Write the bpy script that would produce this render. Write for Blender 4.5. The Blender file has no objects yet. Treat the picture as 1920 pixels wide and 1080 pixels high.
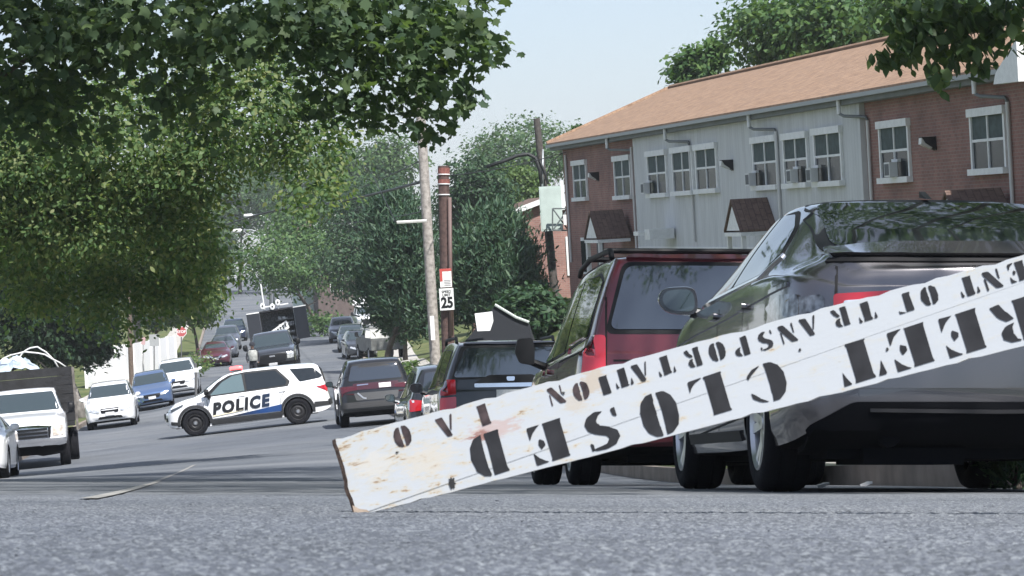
import bpy, bmesh, math, random
import numpy as np
from mathutils import Vector, Matrix
from mathutils.bvhtree import BVHTree
from mathutils.geometry import delaunay_2d_cdt
rnd = random.Random(7)
npr = np.random.default_rng(11)
SC = bpy.context.scene
COL = SC.collection

# ------------------------------------------------------------------ camera
F = 6000.0                                   # focal length in pixels of a 1920 wide frame
ROLL = math.radians(3.2); PITCH = math.radians(1.34)
FWD = Vector((0, math.cos(PITCH), -math.sin(PITCH)))
_r0 = Vector((1, 0, 0)); _u0 = Vector((0, math.sin(PITCH), math.cos(PITCH)))
RGT = _r0*math.cos(ROLL) - _u0*math.sin(ROLL)
UPV = _u0*math.cos(ROLL) + _r0*math.sin(ROLL)
cam_d = bpy.data.cameras.new('camera'); cam = bpy.data.objects.new('camera', cam_d); COL.objects.link(cam)
cam.matrix_world = Matrix(((RGT.x, UPV.x, -FWD.x, 0), (RGT.y, UPV.y, -FWD.y, 0), (RGT.z, UPV.z, -FWD.z, 0), (0, 0, 0, 1)))
cam_d.sensor_width = 36; cam_d.lens = 36*F/1920; cam_d.clip_start = 0.3; cam_d.clip_end = 6000
cam_d.dof.use_dof = True; cam_d.dof.focus_distance = 60; cam_d.dof.aperture_fstop = 45
SC.camera = cam
def P(px, py, d):
    return FWD*d + RGT*((px-960)*d/F) + UPV*((540-py)*d/F)
def ray(px, py):
    return (FWD + RGT*((px-960)/F) + UPV*((540-py)/F))
def proj(p):
    p = Vector(p); d = p.dot(FWD); return (960+F*p.dot(RGT)/d, 540-F*p.dot(UPV)/d, d)

# ------------------------------------------------------------------ sky, sun, exposure
SUN_EL = math.radians(51); SUN_AZ = math.radians(150)       # clockwise from +Y (the viewing direction): right, a little behind
w = bpy.data.worlds.new("World"); SC.world = w; w.use_nodes = True
nt = w.node_tree; bg = nt.nodes['Background']
sky = nt.nodes.new('ShaderNodeTexSky'); sky.sky_type = 'NISHITA'; sky.sun_disc = False
sky.sun_elevation = SUN_EL; sky.sun_rotation = SUN_AZ; sky.air_density = 1.0; sky.dust_density = 0.15; sky.ozone_density = 6.0
# a hazy summer sky: the clear-sky model veiled by an even layer of thin high cloud
veil = nt.nodes.new('ShaderNodeMix'); veil.data_type = 'RGBA'; veil.inputs[0].default_value = .62; veil.inputs[7].default_value = (2.95, 3.12, 3.65, 1)
nt.links.new(sky.outputs[0], veil.inputs[6]); nt.links.new(veil.outputs[2], bg.inputs[0]); bg.inputs[1].default_value = 0.10
sl = bpy.data.lights.new('sun', 'SUN'); sl.energy = 4.2; sl.angle = math.radians(0.9); sl.color = (1, 0.965, 0.93)
so = bpy.data.objects.new('sun', sl); COL.objects.link(so)
SUN_DIR = Vector((math.sin(SUN_AZ)*math.cos(SUN_EL), math.cos(SUN_AZ)*math.cos(SUN_EL), math.sin(SUN_EL)))
so.rotation_euler = SUN_DIR.to_track_quat('Z', 'Y').to_euler(); so.location = (60, -40, 120)
vs = SC.view_settings; vs.view_transform = 'Standard'; vs.look = 'None'; vs.gamma = 1; vs.use_curve_mapping = False; vs.exposure = 0.95
SC.cycles.max_bounces = 8; SC.cycles.diffuse_bounces = 5; SC.cycles.transparent_max_bounces = 8
SC.cycles.volume_bounces = 0
# ------------------------------------------------------------------ materials
MATS = {}
def _new(name):
    m = bpy.data.materials.new(name); m.use_nodes = True
    return m, m.node_tree, m.node_tree.nodes['Principled BSDF']
def pmat(name, col, rough=0.5, metal=0.0, coat=0.0, ior=1.5, noise=None, bump=None, emit=None, spec=0.5):
    """noise=(scale, amount, detail): mottled base colour; bump=(scale, strength)"""
    if name in MATS: return MATS[name]
    m, t, b = _new(name)
    b.inputs['Base Color'].default_value = (*col, 1); b.inputs['Roughness'].default_value = rough
    b.inputs['Metallic'].default_value = metal; b.inputs['IOR'].default_value = ior
    b.inputs['Coat Weight'].default_value = coat; b.inputs['Coat Roughness'].default_value = 0.04
    b.inputs['Specular IOR Level'].default_value = spec
    tc = t.nodes.new('ShaderNodeTexCoord')
    if noise:
        n = t.nodes.new('ShaderNodeTexNoise'); n.inputs['Scale'].default_value = noise[0]; n.inputs['Detail'].default_value = noise[2] if len(noise) > 2 else 5
        t.links.new(tc.outputs['Object'], n.inputs['Vector'])
        r = t.nodes.new('ShaderNodeValToRGB'); a = noise[1]
        r.color_ramp.elements[0].position = .3; r.color_ramp.elements[1].position = .7
        r.color_ramp.elements[0].color = (*[c*(1-a) for c in col], 1); r.color_ramp.elements[1].color = (*[min(1, c*(1+a)) for c in col], 1)
        t.links.new(n.outputs['Fac'], r.inputs[0]); t.links.new(r.outputs[0], b.inputs['Base Color'])
    if bump:
        n2 = t.nodes.new('ShaderNodeTexNoise'); n2.inputs['Scale'].default_value = bump[0]; n2.inputs['Detail'].default_value = 6
        t.links.new(tc.outputs['Object'], n2.inputs['Vector'])
        bp = t.nodes.new('ShaderNodeBump'); bp.inputs['Strength'].default_value = bump[1]; bp.inputs['Distance'].default_value = .02
        t.links.new(n2.outputs['Fac'], bp.inputs['Height']); t.links.new(bp.outputs[0], b.inputs['Normal'])
    if emit:
        b.inputs['Emission Color'].default_value = (*emit[0], 1); b.inputs['Emission Strength'].default_value = emit[1]
    MATS[name] = m; return m
def paint(name, col, metal=0.0, rough=0.35):
    if name in MATS: return MATS[name]
    m, t, b = _new(name)
    b.inputs['Metallic'].default_value = metal; b.inputs['Roughness'].default_value = rough
    b.inputs['Coat Weight'].default_value = 1; b.inputs['Coat Roughness'].default_value = 0.03
    tc = t.nodes.new('ShaderNodeTexCoord'); n = t.nodes.new('ShaderNodeTexNoise'); n.inputs['Scale'].default_value = 3; n.inputs['Detail'].default_value = 8
    t.links.new(tc.outputs['Object'], n.inputs['Vector'])
    sx = t.nodes.new('ShaderNodeSeparateXYZ'); t.links.new(tc.outputs['Object'], sx.inputs[0])
    # road dust on the lower flanks
    mr = t.nodes.new('ShaderNodeMapRange'); mr.inputs[1].default_value = .75; mr.inputs[2].default_value = .2; mr.inputs[3].default_value = 0; mr.inputs[4].default_value = .14
    t.links.new(sx.outputs[2], mr.inputs[0])
    mu = t.nodes.new('ShaderNodeMath'); mu.operation = 'MULTIPLY'; t.links.new(mr.outputs[0], mu.inputs[0]); t.links.new(n.outputs['Fac'], mu.inputs[1])
    mx = t.nodes.new('ShaderNodeMix'); mx.data_type = 'RGBA'; t.links.new(mu.outputs[0], mx.inputs[0])
    mx.inputs[6].default_value = (*col, 1); mx.inputs[7].default_value = (.16, .15, .14, 1); t.links.new(mx.outputs[2], b.inputs['Base Color'])
    MATS[name] = m; return m
GLASS = pmat('tinted_glass', (.012, .016, .018), rough=.03, ior=1.75)
GLASSR = pmat('mirror_tint_glass', (.02, .026, .034), rough=.04, ior=2.3)
GLASSC = pmat('windscreen_glass', (.03, .045, .05), rough=.04, ior=2.0)
BLACK = pmat('black_trim', (.007, .008, .01), rough=.55, spec=.3)
SEAM = pmat('panel_gap', (.006, .006, .007), rough=.8)
RUBBER = pmat('tyre_rubber', (.008, .0085, .011), rough=.9, bump=(40, .3), spec=.2)
UNDER = pmat('underbody', (.004, .0045, .006), rough=.95, spec=.1)
ALLOY = pmat('alloy', (.55, .56, .58), rough=.3, metal=.9)
STEELB = pmat('black_steel', (.02, .02, .022), rough=.5, metal=.3)
CHROME = pmat('chrome', (.8, .8, .82), rough=.12, metal=1)
REDL = pmat('red_lens', (.35, .012, .02), rough=.12, coat=1)
REDB = pmat('bright_red_lens', (.62, .03, .05), rough=.15, coat=1)
DREDL = pmat('dark_red_lens', (.07, .006, .01), rough=.15, coat=1)
CLEARL = pmat('clear_lens', (.62, .64, .66), rough=.1, metal=.5, coat=1, noise=(14, .5)); CHRL = pmat('smoked_chrome_lens', (.16, .165, .17), rough=.12, metal=.7, coat=1, noise=(22, .95, 2))
PLATE = pmat('plate_white', (.7, .71, .72), rough=.4, noise=(30, .15))
WHITE = pmat('white_trim_paint', (.74, .75, .74), rough=.5, noise=(6, .08))

# ------------------------------------------------------------------ objects
def tag(o, label=None, cat=None, group=None, kind=None):
    if label: o['label'] = label
    if cat: o['category'] = cat
    if group: o['group'] = group
    if kind: o['kind'] = kind
    return o
def empty(name, mat_or_loc, label=None, cat=None, group=None):
    o = bpy.data.objects.new(name, None); o.empty_display_size = .3; COL.objects.link(o)
    if isinstance(mat_or_loc, Matrix): o.matrix_world = mat_or_loc
    else: o.location = mat_or_loc
    return tag(o, label, cat, group)
class MB:
    def __init__(s): s.v = []; s.f = []; s.m = []
    def add(s, vs, fs, m=0):
        k = len(s.v); s.v += [tuple(v) for v in vs]; s.f += [tuple(i+k for i in f) for f in fs]; s.m += [m]*len(fs); return s
    def box(s, c, sz, m=0, R=None):
        x, y, z = sz[0]/2, sz[1]/2, sz[2]/2
        vs = [Vector((a*x, b*y, d*z)) for a in (-1, 1) for b in (-1, 1) for d in (-1, 1)]
        if R: vs = [R @ v for v in vs]
        c = Vector(c); vs = [v+c for v in vs]
        return s.add(vs, [(0,1,3,2), (4,6,7,5), (0,4,5,1), (2,3,7,6), (0,2,6,4), (1,5,7,3)], m)
    def bx(s, x0, x1, y0, y1, z0, z1, m=0): return s.box(((x0+x1)/2, (y0+y1)/2, (z0+z1)/2), (x1-x0, y1-y0, z1-z0), m)
    def tube(s, pts, rad, n=8, m=0):
        pts = [Vector(p) for p in pts]
        if not hasattr(rad, '__len__'): rad = [rad]*len(pts)
        vs = []; fs = []
        a = None
        for i, p in enumerate(pts):
            t = (pts[min(i+1, len(pts)-1)]-pts[max(i-1, 0)]).normalized()
            if a is None: a = t.orthogonal().normalized()
            a = (a-t*a.dot(t)).normalized(); b = t.cross(a)
            for j in range(n):
                th = 2*math.pi*j/n; vs.append(p+(a*math.cos(th)+b*math.sin(th))*rad[i])
        for i in range(len(pts)-1):
            for j in range(n): fs.append((i*n+j, i*n+(j+1) % n, (i+1)*n+(j+1) % n, (i+1)*n+j))
        fs.append(tuple(reversed(range(n)))); fs.append(tuple(range((len(pts)-1)*n, len(pts)*n)))
        return s.add(vs, fs, m)
    def lathe(s, prof, n=24, axis='X', c=(0, 0, 0), m=0):
        """prof: (along axis, radius) list"""
        vs = []; fs = []; k = len(prof); c = Vector(c)
        for j in range(n):
            th = 2*math.pi*j/n; ca, sa = math.cos(th), math.sin(th)
            for a, r in prof:
                vs.append(c+(Vector((a, r*ca, r*sa)) if axis == 'X' else Vector((r*ca, r*sa, a)) if axis == 'Z' else Vector((r*sa, a, r*ca))))
        for j in range(n):
            j2 = (j+1) % n
            for i in range(k-1): fs.append((j*k+i, j*k+i+1, j2*k+i+1, j2*k+i))
        return s.add(vs, fs, m)
    def prism(s, poly, fn0, fn1, m=0):
        """poly: 2-D outline; fn0/fn1 map a 2-D point to front and back 3-D points"""
        n = len(poly); vs = [fn0(p) for p in poly]+[fn1(p) for p in poly]
        fs = [tuple(range(n)), tuple(range(2*n-1, n-1, -1))]+[(i, i+n, (i+1) % n+n, (i+1) % n) for i in range(n)]
        return s.add(vs, fs, m)
    def build(s, name, mats, parent=None, smooth=False, at=None, auto=None):
        me = bpy.data.meshes.new(name)
        vs = s.v
        if at is not None: vs = [(v[0]-at[0], v[1]-at[1], v[2]-at[2]) for v in vs]
        me.from_pydata(vs, [], s.f)
        if not isinstance(mats, (list, tuple)): mats = [mats]
        for m in mats: me.materials.append(m)
        me.polygons.foreach_set('material_index', s.m)
        bm = bmesh.new(); bm.from_mesh(me); bmesh.ops.recalc_face_normals(bm, faces=bm.faces); bm.to_mesh(me); bm.free()
        if smooth:
            me.polygons.foreach_set('use_smooth', [True]*len(me.polygons))
            if auto: me.set_sharp_from_angle(angle=math.radians(auto))
        o = bpy.data.objects.new(name, me); COL.objects.link(o)
        if parent: o.parent = parent
        if at is not None: o.location = at
        return o
def copy_tree(o, parent=None):
    c = o.copy(); COL.objects.link(c); c.parent = parent
    for ch in list(o.children): copy_tree(ch, c)
    return c
def text2d(s, size=1, shear=0, bold=0, space=1):
    cu = bpy.data.curves.new('lettering', 'FONT'); cu.body = s; cu.size = size; cu.shear = shear; cu.offset = bold; cu.space_character = space
    cu.resolution_u = 3; cu.fill_mode = 'FRONT'
    ob = bpy.data.objects.new('lettering', cu); me = ob.to_mesh()
    vs = [(v.co.x, v.co.y) for v in me.vertices]; fs = [tuple(p.vertices) for p in me.polygons]
    ob.to_mesh_clear(); bpy.data.objects.remove(ob); bpy.data.curves.remove(cu)
    return vs, fs
def resample(poly, step):
    out = []
    n = len(poly)
    for i in range(n):
        a = Vector(poly[i]); b = Vector(poly[(i+1) % n]); k = max(1, int(math.ceil((b-a).length/step)))
        for j in range(k): out.append(a+(b-a)*(j/k))
    return out
def roundpoly(poly, r=.04, n=4):
    out = []; m = len(poly)
    for i in range(m):
        a, b, c = Vector(poly[i-1]), Vector(poly[i]), Vector(poly[(i+1) % m])
        da = min(r, (a-b).length*.45); dc = min(r, (c-b).length*.45)
        p0 = b+(a-b).normalized()*da; p1 = b+(c-b).normalized()*dc
        for j in range(n+1):
            t = j/n; out.append(p0*(1-t)**2+b*2*t*(1-t)+p1*t*t)
    return out
def smooth(a, b, x):
    t = np.clip((np.asarray(x, float)-a)/(b-a), 0, 1); return t*t*(3-2*t)
# ------------------------------------------------------------------ terrain heights (fitted to where things stand)
def uc(y):
    y = np.asarray(y, float)
    return -.65-.088*y+3.6*smooth(110, 215, y)
RW_L, RW_R = 5.3, 5.2           # half widths of the road to the left and right kerb
_pts = []
for d in (1, 4, 8, 15, 24, 34):
    for u in (-9, -5, -2, 1, 4, 8):
        _pts.append(P(960+u*F/d, 889+498/d, d))
for a in ((-40, 902, 65), (20, 898, 65), (120, 872, 79), (45, 880, 79), (215, 803, 115), (290, 768, 140), (340, 745, 150), (405, 688, 190), (365, 817, 95), (555, 795, 95.3), (648, 801, 86),
          (510, 705, 140), (640, 641, 212), (668, 672, 188), (760, 856, 58), (915, 877, 44), (470, 600, 300), (440, 560, 400), (437, 522, 600), (720, 672, 188)):
    _pts.append(P(*a))
_pts += [Vector(p) for p in ((12, 60, -4.5), (14, 30, -2.9), (20, 100, -5.3), (-30, 100, -6.6), (-30, 40, -3.3), (-60, 200, -8.2), (40, 200, -7.6), (-150, 600, -9), (150, 600, -9), (-53, 800, -13), (-53, 1200, -24), (0, -20, 1.4), (10, -20, .9), (-10, -20, 1.9))]
_X = np.array([(p.x, p.y*.4, p.z) for p in _pts])
def _phi(A, B): return np.sqrt(((A[:, None, :2]-B[None, :, :2])**2).sum(-1)+.6)
_n = len(_X); _A = np.zeros((_n+3, _n+3)); _A[:_n, :_n] = _phi(_X, _X)-np.eye(_n)*.02
_A[:_n, _n] = 1; _A[:_n, _n+1:] = _X[:, :2]; _A[_n, :_n] = 1; _A[_n+1:, :_n] = _X[:, :2].T
_W = np.linalg.solve(_A, np.concatenate([_X[:, 2], np.zeros(3)]))
def Gn(x, y):
    q = np.stack([np.asarray(x, float).ravel(), np.asarray(y, float).ravel()*.4], 1)
    out = np.concatenate([_phi(c, _X) @ _W[:_n] for c in np.array_split(q, max(1, len(q)//20000))])
    return (out+_W[_n]+q @ _W[_n+1:]).reshape(np.shape(x))
def G(x, y): return float(Gn(np.array([x]), np.array([y]))[0])
def Tn(x, y):
    """ground beside the road"""
    x = np.asarray(x, float); y = np.asarray(y, float); c = uc(y); du = x-c
    dc = np.where(du > 0, np.minimum(du, RW_R+1), np.maximum(du, -RW_L-1))
    z = Gn(c+dc, y)+.13
    r = smooth(RW_R+1.5, RW_R+7.5, du)
    hz = np.where(y < 130, -3.45, z+.6); hz = -3.45*(1-smooth(125, 150, y))+(z+.7)*smooth(125, 150, y)
    near = smooth(20, 45, y)
    z = z*(1-r*near)+np.maximum(hz, z)*r*near
    z = z+np.where(du < -RW_L-2, np.minimum((-du-RW_L-2)*.03, 2), 0)
    return z
def gp(px, d):
    """road point at depth d under image column px"""
    x = (px-960)*d/F
    for _ in range(6):
        z = G(x, d); q = proj((x, d, z)); x += (px-q[0])*d/F
    return Vector((x, d, z))
def T(x, y): return float(Tn(np.array([x]), np.array([y]))[0])
def tp(px, d):
    x = (px-960)*d/F
    for _ in range(6):
        z = T(x, d); q = proj((x, d, z)); x += (px-q[0])*d/F
    return Vector((x, d, z))
def pose(x, y, hd, flat=False):
    """matrix with local +Y along heading hd (degrees clockwise from +Y), lying on the road"""
    h = math.radians(hd); f = Vector((math.sin(h), math.cos(h), 0)); r = Vector((math.cos(h), -math.sin(h), 0))
    if not flat:
        f.z = (G(x+f.x*1.4, y+f.y*1.4)-G(x-f.x*1.4, y-f.y*1.4))/2.8
        r.z = (G(x+r.x*.8, y+r.y*.8)-G(x-r.x*.8, y-r.y*.8))/1.6
    f.normalize(); r = (r-f*r.dot(f)).normalized(); u = r.cross(f)
    z = G(x, y) if flat else (G(x+f.x*1.4, y+f.y*1.4)+G(x-f.x*1.4, y-f.y*1.4))/2
    return Matrix(((r.x, f.x, u.x, x), (r.y, f.y, u.y, y), (r.z, f.z, u.z, z), (0, 0, 0, 1)))

def asphalt(name, near):
    m, t, b = _new(name); N = t.nodes.new; L = t.links.new
    tc = N('ShaderNodeTexCoord')
    b.inputs['Roughness'].default_value = .8; b.inputs['Specular IOR Level'].default_value = .4
    n1 = N('ShaderNodeTexNoise'); n1.inputs['Scale'].default_value = .35; n1.inputs['Detail'].default_value = 6; n1.inputs['Roughness'].default_value = .65; L(tc.outputs['Object'], n1.inputs['Vector'])
    n2 = N('ShaderNodeTexNoise'); n2.inputs['Scale'].default_value = 60; n2.inputs['Detail'].default_value = 3; L(tc.outputs['Object'], n2.inputs['Vector'])
    v = N('ShaderNodeTexVoronoi'); v.inputs['Scale'].default_value = 125 if near else 40; L(tc.outputs['Object'], v.inputs['Vector'])
    r1 = N('ShaderNodeValToRGB'); r1.color_ramp.elements[0].color = (.095, .104, .111, 1); r1.color_ramp.elements[1].color = (.16, .17, .178, 1)
    r1.color_ramp.elements[0].position = .3; r1.color_ramp.elements[1].position = .72; L(n1.outputs['Fac'], r1.inputs[0])
    r2 = N('ShaderNodeValToRGB'); r2.color_ramp.interpolation = 'LINEAR'
    r2.color_ramp.elements[0].color = (.58, .60, .63, 1); r2.color_ramp.elements[1].color = (1.8, 1.8, 1.77, 1)
    e = r2.color_ramp.elements.new(.55); e.color = (.95, .97, 1.06, 1)
    sx = N('ShaderNodeSeparateColor'); L(v.outputs['Color'], sx.inputs[0]); L(sx.outputs[0], r2.inputs[0])
    mx = N('ShaderNodeMix'); mx.data_type = 'RGBA'; mx.blend_type = 'MULTIPLY'; mx.inputs[0].default_value = 1 if near else .45
    L(r1.outputs[0], mx.inputs[6]); L(r2.outputs[0], mx.inputs[7])
    # patched and stained areas
    n3 = N('ShaderNodeTexNoise'); n3.inputs['Scale'].default_value = .12; n3.inputs['Detail'].default_value = 3; L(tc.outputs['Object'], n3.inputs['Vector'])
    r3 = N('ShaderNodeValToRGB'); r3.color_ramp.elements[0].position = .40; r3.color_ramp.elements[1].position = .58
    r3.color_ramp.elements[0].color = (.78, .8, .84, 1); r3.color_ramp.elements[1].color = (1.12, 1.1, 1.08, 1); L(n3.outputs['Fac'], r3.inputs[0])
    m2 = N('ShaderNodeMix'); m2.data_type = 'RGBA'; m2.blend_type = 'MULTIPLY'; m2.inputs[0].default_value = 1; L(mx.outputs[2], m2.inputs[6]); L(r3.outputs[0], m2.inputs[7])
    last = m2.outputs[2]
    if not near:
        wn = N('ShaderNodeTexNoise'); wn.inputs['Scale'].default_value = 1.3; wn.inputs['Detail'].default_value = 4; L(tc.outputs['Object'], wn.inputs['Vector'])
        va = N('ShaderNodeVectorMath'); va.operation = 'MULTIPLY_ADD'; va.inputs[1].default_value = (.9, .9, 0); L(wn.outputs['Color'], va.inputs[0]); L(tc.outputs['Object'], va.inputs[2])
        ve = N('ShaderNodeTexVoronoi'); ve.feature = 'DISTANCE_TO_EDGE'; ve.inputs['Scale'].default_value = .17; L(va.outputs[0], ve.inputs['Vector'])
        rc_ = N('ShaderNodeValToRGB'); rc_.color_ramp.elements[0].position = .003; rc_.color_ramp.elements[0].color = (.45, .45, .47, 1); rc_.color_ramp.elements[1].position = .010; rc_.color_ramp.elements[1].color = (1, 1, 1, 1); L(ve.outputs['Distance'], rc_.inputs[0])
        m4 = N('ShaderNodeMix'); m4.data_type = 'RGBA'; m4.blend_type = 'MULTIPLY'; m4.inputs[0].default_value = .8; L(last, m4.inputs[6]); L(rc_.outputs[0], m4.inputs[7]); last = m4.outputs[2]
    L(last, b.inputs['Base Color'])
    bp = N('ShaderNodeBump'); bp.inputs['Strength'].default_value = .35; bp.inputs['Distance'].default_value = .006; L(n2.outputs['Fac'], bp.inputs['Height']); L(bp.outputs[0], b.inputs['Normal'])
    return m
ASPH = asphalt('asphalt', False); ASPHN = asphalt('coarse_asphalt', True)
def groundmat():
    m, t, b = _new('lawn'); N = t.nodes.new; L = t.links.new; tc = N('ShaderNodeTexCoord')
    n = N('ShaderNodeTexNoise'); n.inputs['Scale'].default_value = .5; n.inputs['Detail'].default_value = 9; n.inputs['Roughness'].default_value = .7; L(tc.outputs['Object'], n.inputs['Vector'])
    r = N('ShaderNodeValToRGB'); r.color_ramp.elements[0].color = (.05, .085, .03, 1); r.color_ramp.elements[1].color = (.2, .19, .085, 1)
    r.color_ramp.elements[0].position = .35; r.color_ramp.elements[1].position = .75; L(n.outputs['Fac'], r.inputs[0]); L(r.outputs[0], b.inputs['Base Color'])
    b.inputs['Roughness'].default_value = .95; b.inputs['Specular IOR Level'].default_value = .1; return m
LAWN = groundmat()
CONC = pmat('kerb_concrete', (.24, .20, .165), rough=.9, noise=(3, .3, 8))
WALK = pmat('pavement_concrete', (.42, .40, .36), rough=.9, noise=(1.5, .15, 8))
def sheet(name, dus, ys, zf, mat, kind='structure'):
    ys = np.array(ys); dus = np.array(dus); c = uc(ys)
    X = c[:, None]+dus[None, :]; Y = np.repeat(ys[:, None], len(dus), 1); Z = zf(X, Y, np.repeat(dus[None, :], len(ys), 0))
    m = MB(); nc = len(dus)
    m.v = list(map(tuple, np.stack([X, Y, Z], -1).reshape(-1, 3)))
    m.f = [(i*nc+j, i*nc+j+1, (i+1)*nc+j+1, (i+1)*nc+j) for i in range(len(ys)-1) for j in range(nc-1)]; m.m = [0]*len(m.f)
    o = m.build(name, mat, smooth=True); tag(o, kind=kind); return o
_ys = list(np.arange(-30, 0, 3.0))+list(np.arange(0, 60, .75))+list(np.arange(60, 240, 2.0))+list(np.arange(240, 700, 10.0))+list(np.arange(700, 2400, 100))
sheet('ground', [-900, -400, -200, -100, -60, -40, -25, -18, -14, -11, -9, -8, -7, -6.2, -RW_L-.22, -RW_L-.1, -RW_L+.25, 0, RW_R-.25, RW_R+.1, RW_R+.22, 6.2, 7, 8, 9, 10, 11, 12, 13, 15, 18, 25, 40, 60, 100, 200, 400, 900], _ys,
      lambda X, Y, D: np.where((D > -RW_L-.05) & (D < RW_R+.05), Gn(X, Y)-.35, Tn(X, Y)), LAWN)
def _roadz(X, Y, D): return Gn(X, Y)-.03*(1-smooth(11.5, 14, Y))*smooth(-2, 1, Y)
sheet('road', list(np.linspace(-RW_L, RW_R, 22)), _ys, _roadz, ASPH)
def strip(name, a, b, dz0, dz1, mat, ys, base):
    m = MB(); ys = np.array(ys); k = len(ys); c = uc(ys)
    za = base(c+a, ys); zb = base(c+b, ys)
    for x, zz in ((a, za+dz0), (a, za+dz1), (b, zb+dz1), (b, zb+dz0)):
        m.v += list(map(tuple, np.stack([c+x, ys, zz], -1)))
    for i in range(k-1):
        for q in range(3): m.f.append((q*k+i, q*k+i+1, (q+1)*k+i+1, (q+1)*k+i))
    m.m = [0]*len(m.f); return m.build(name, mat)
_yk = np.arange(-30, 420, 1.5)
for nm, a, b in (('kerb', -RW_L-.16, -RW_L+.01), ('kerb', RW_R-.01, RW_R+.16)):
    tag(strip(nm, a, b, -.3, .15, CONC, _yk, lambda x, y: Gn(x, y)), kind='structure')
_yp = np.arange(-30, 330, 2.0)
tag(strip('pavement', RW_R+1.6, RW_R+3.0, -.1, .035, WALK, _yp, Tn), kind='structure')
tag(strip('pavement', -RW_L-2.9, -RW_L-1.5, -.1, .035, WALK, _yp, Tn), kind='structure')

# coarse road surface right in front of the lens: real stones, finer towards the camera
def near_road():
    ws = [2.0]
    while ws[-1] < 13.6: ws.append(ws[-1]*(1+.0019))
    ws = np.array(ws); us = np.linspace(-.215, .215, 470)
    X = ws[:, None]*us[None, :]; Y = np.repeat(ws[:, None], len(us), 1)
    # jitter for an irregular tessellation
    X = X+npr.normal(0, .25, X.shape)*(us[1]-us[0])*Y; Y = Y+npr.normal(0, .3, Y.shape)*Y*.0019
    Z = Gn(X, Y)
    def cells(sc, seed, prof):
        r = np.random.default_rng(seed); gx = X/sc; gy = Y/sc; ix = np.floor(gx).astype(int); iy = np.floor(gy).astype(int)
        best = np.full(X.shape, 9.); val = np.zeros(X.shape)
        tab = r.random((512, 512, 3))
        for a in (-1, 0, 1):
            for b in (-1, 0, 1):
                c = tab[(ix+a) % 512, (iy+b) % 512]; d = (ix+a+c[..., 0]-gx)**2+(iy+b+c[..., 1]-gy)**2
                k = d < best; best = np.where(k, d, best); val = np.where(k, c[..., 2], val)
        return np.clip(1-best*prof, 0, 1)*(.35+.65*val)
    h = cells(.0125, 1, 1.7)*.0046+cells(.026, 2, 1.5)*.0030+npr.normal(0, .0004, X.shape)
    fade = (1-.6*smooth(7.5, 13, Y))
    Z = Z+(h-.0045)*fade
    Z = Z-.033*smooth(13.0, 13.6, Y)-.033*smooth(.200, .2145, np.abs(us))[None, :]-.033*(1-smooth(2.0, 2.15, Y))
    me = bpy.data.meshes.new('road'); nr, nc = X.shape
    me.vertices.add(nr*nc); me.vertices.foreach_set('co', np.stack([X, Y, Z], -1).astype(np.float32).ravel())
    i = (np.arange(nr-1)[:, None]*nc+np.arange(nc-1)[None, :]).ravel()
    q = np.stack([i, i+1, i+nc+1, i+nc], 1).astype(np.int32)
    me.loops.add(q.size); me.polygons.add(len(q)); me.loops.foreach_set('vertex_index', q.ravel()); me.polygons.foreach_set('loop_start', np.arange(len(q), dtype=np.int32)*4)
    me.polygons.foreach_set('use_smooth', np.ones(len(q), bool))
    me.update(); me.validate(); me.materials.append(ASPHN)
    o = bpy.data.objects.new('road_surface', me); COL.objects.link(o); tag(o, kind='structure')
near_road()
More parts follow.
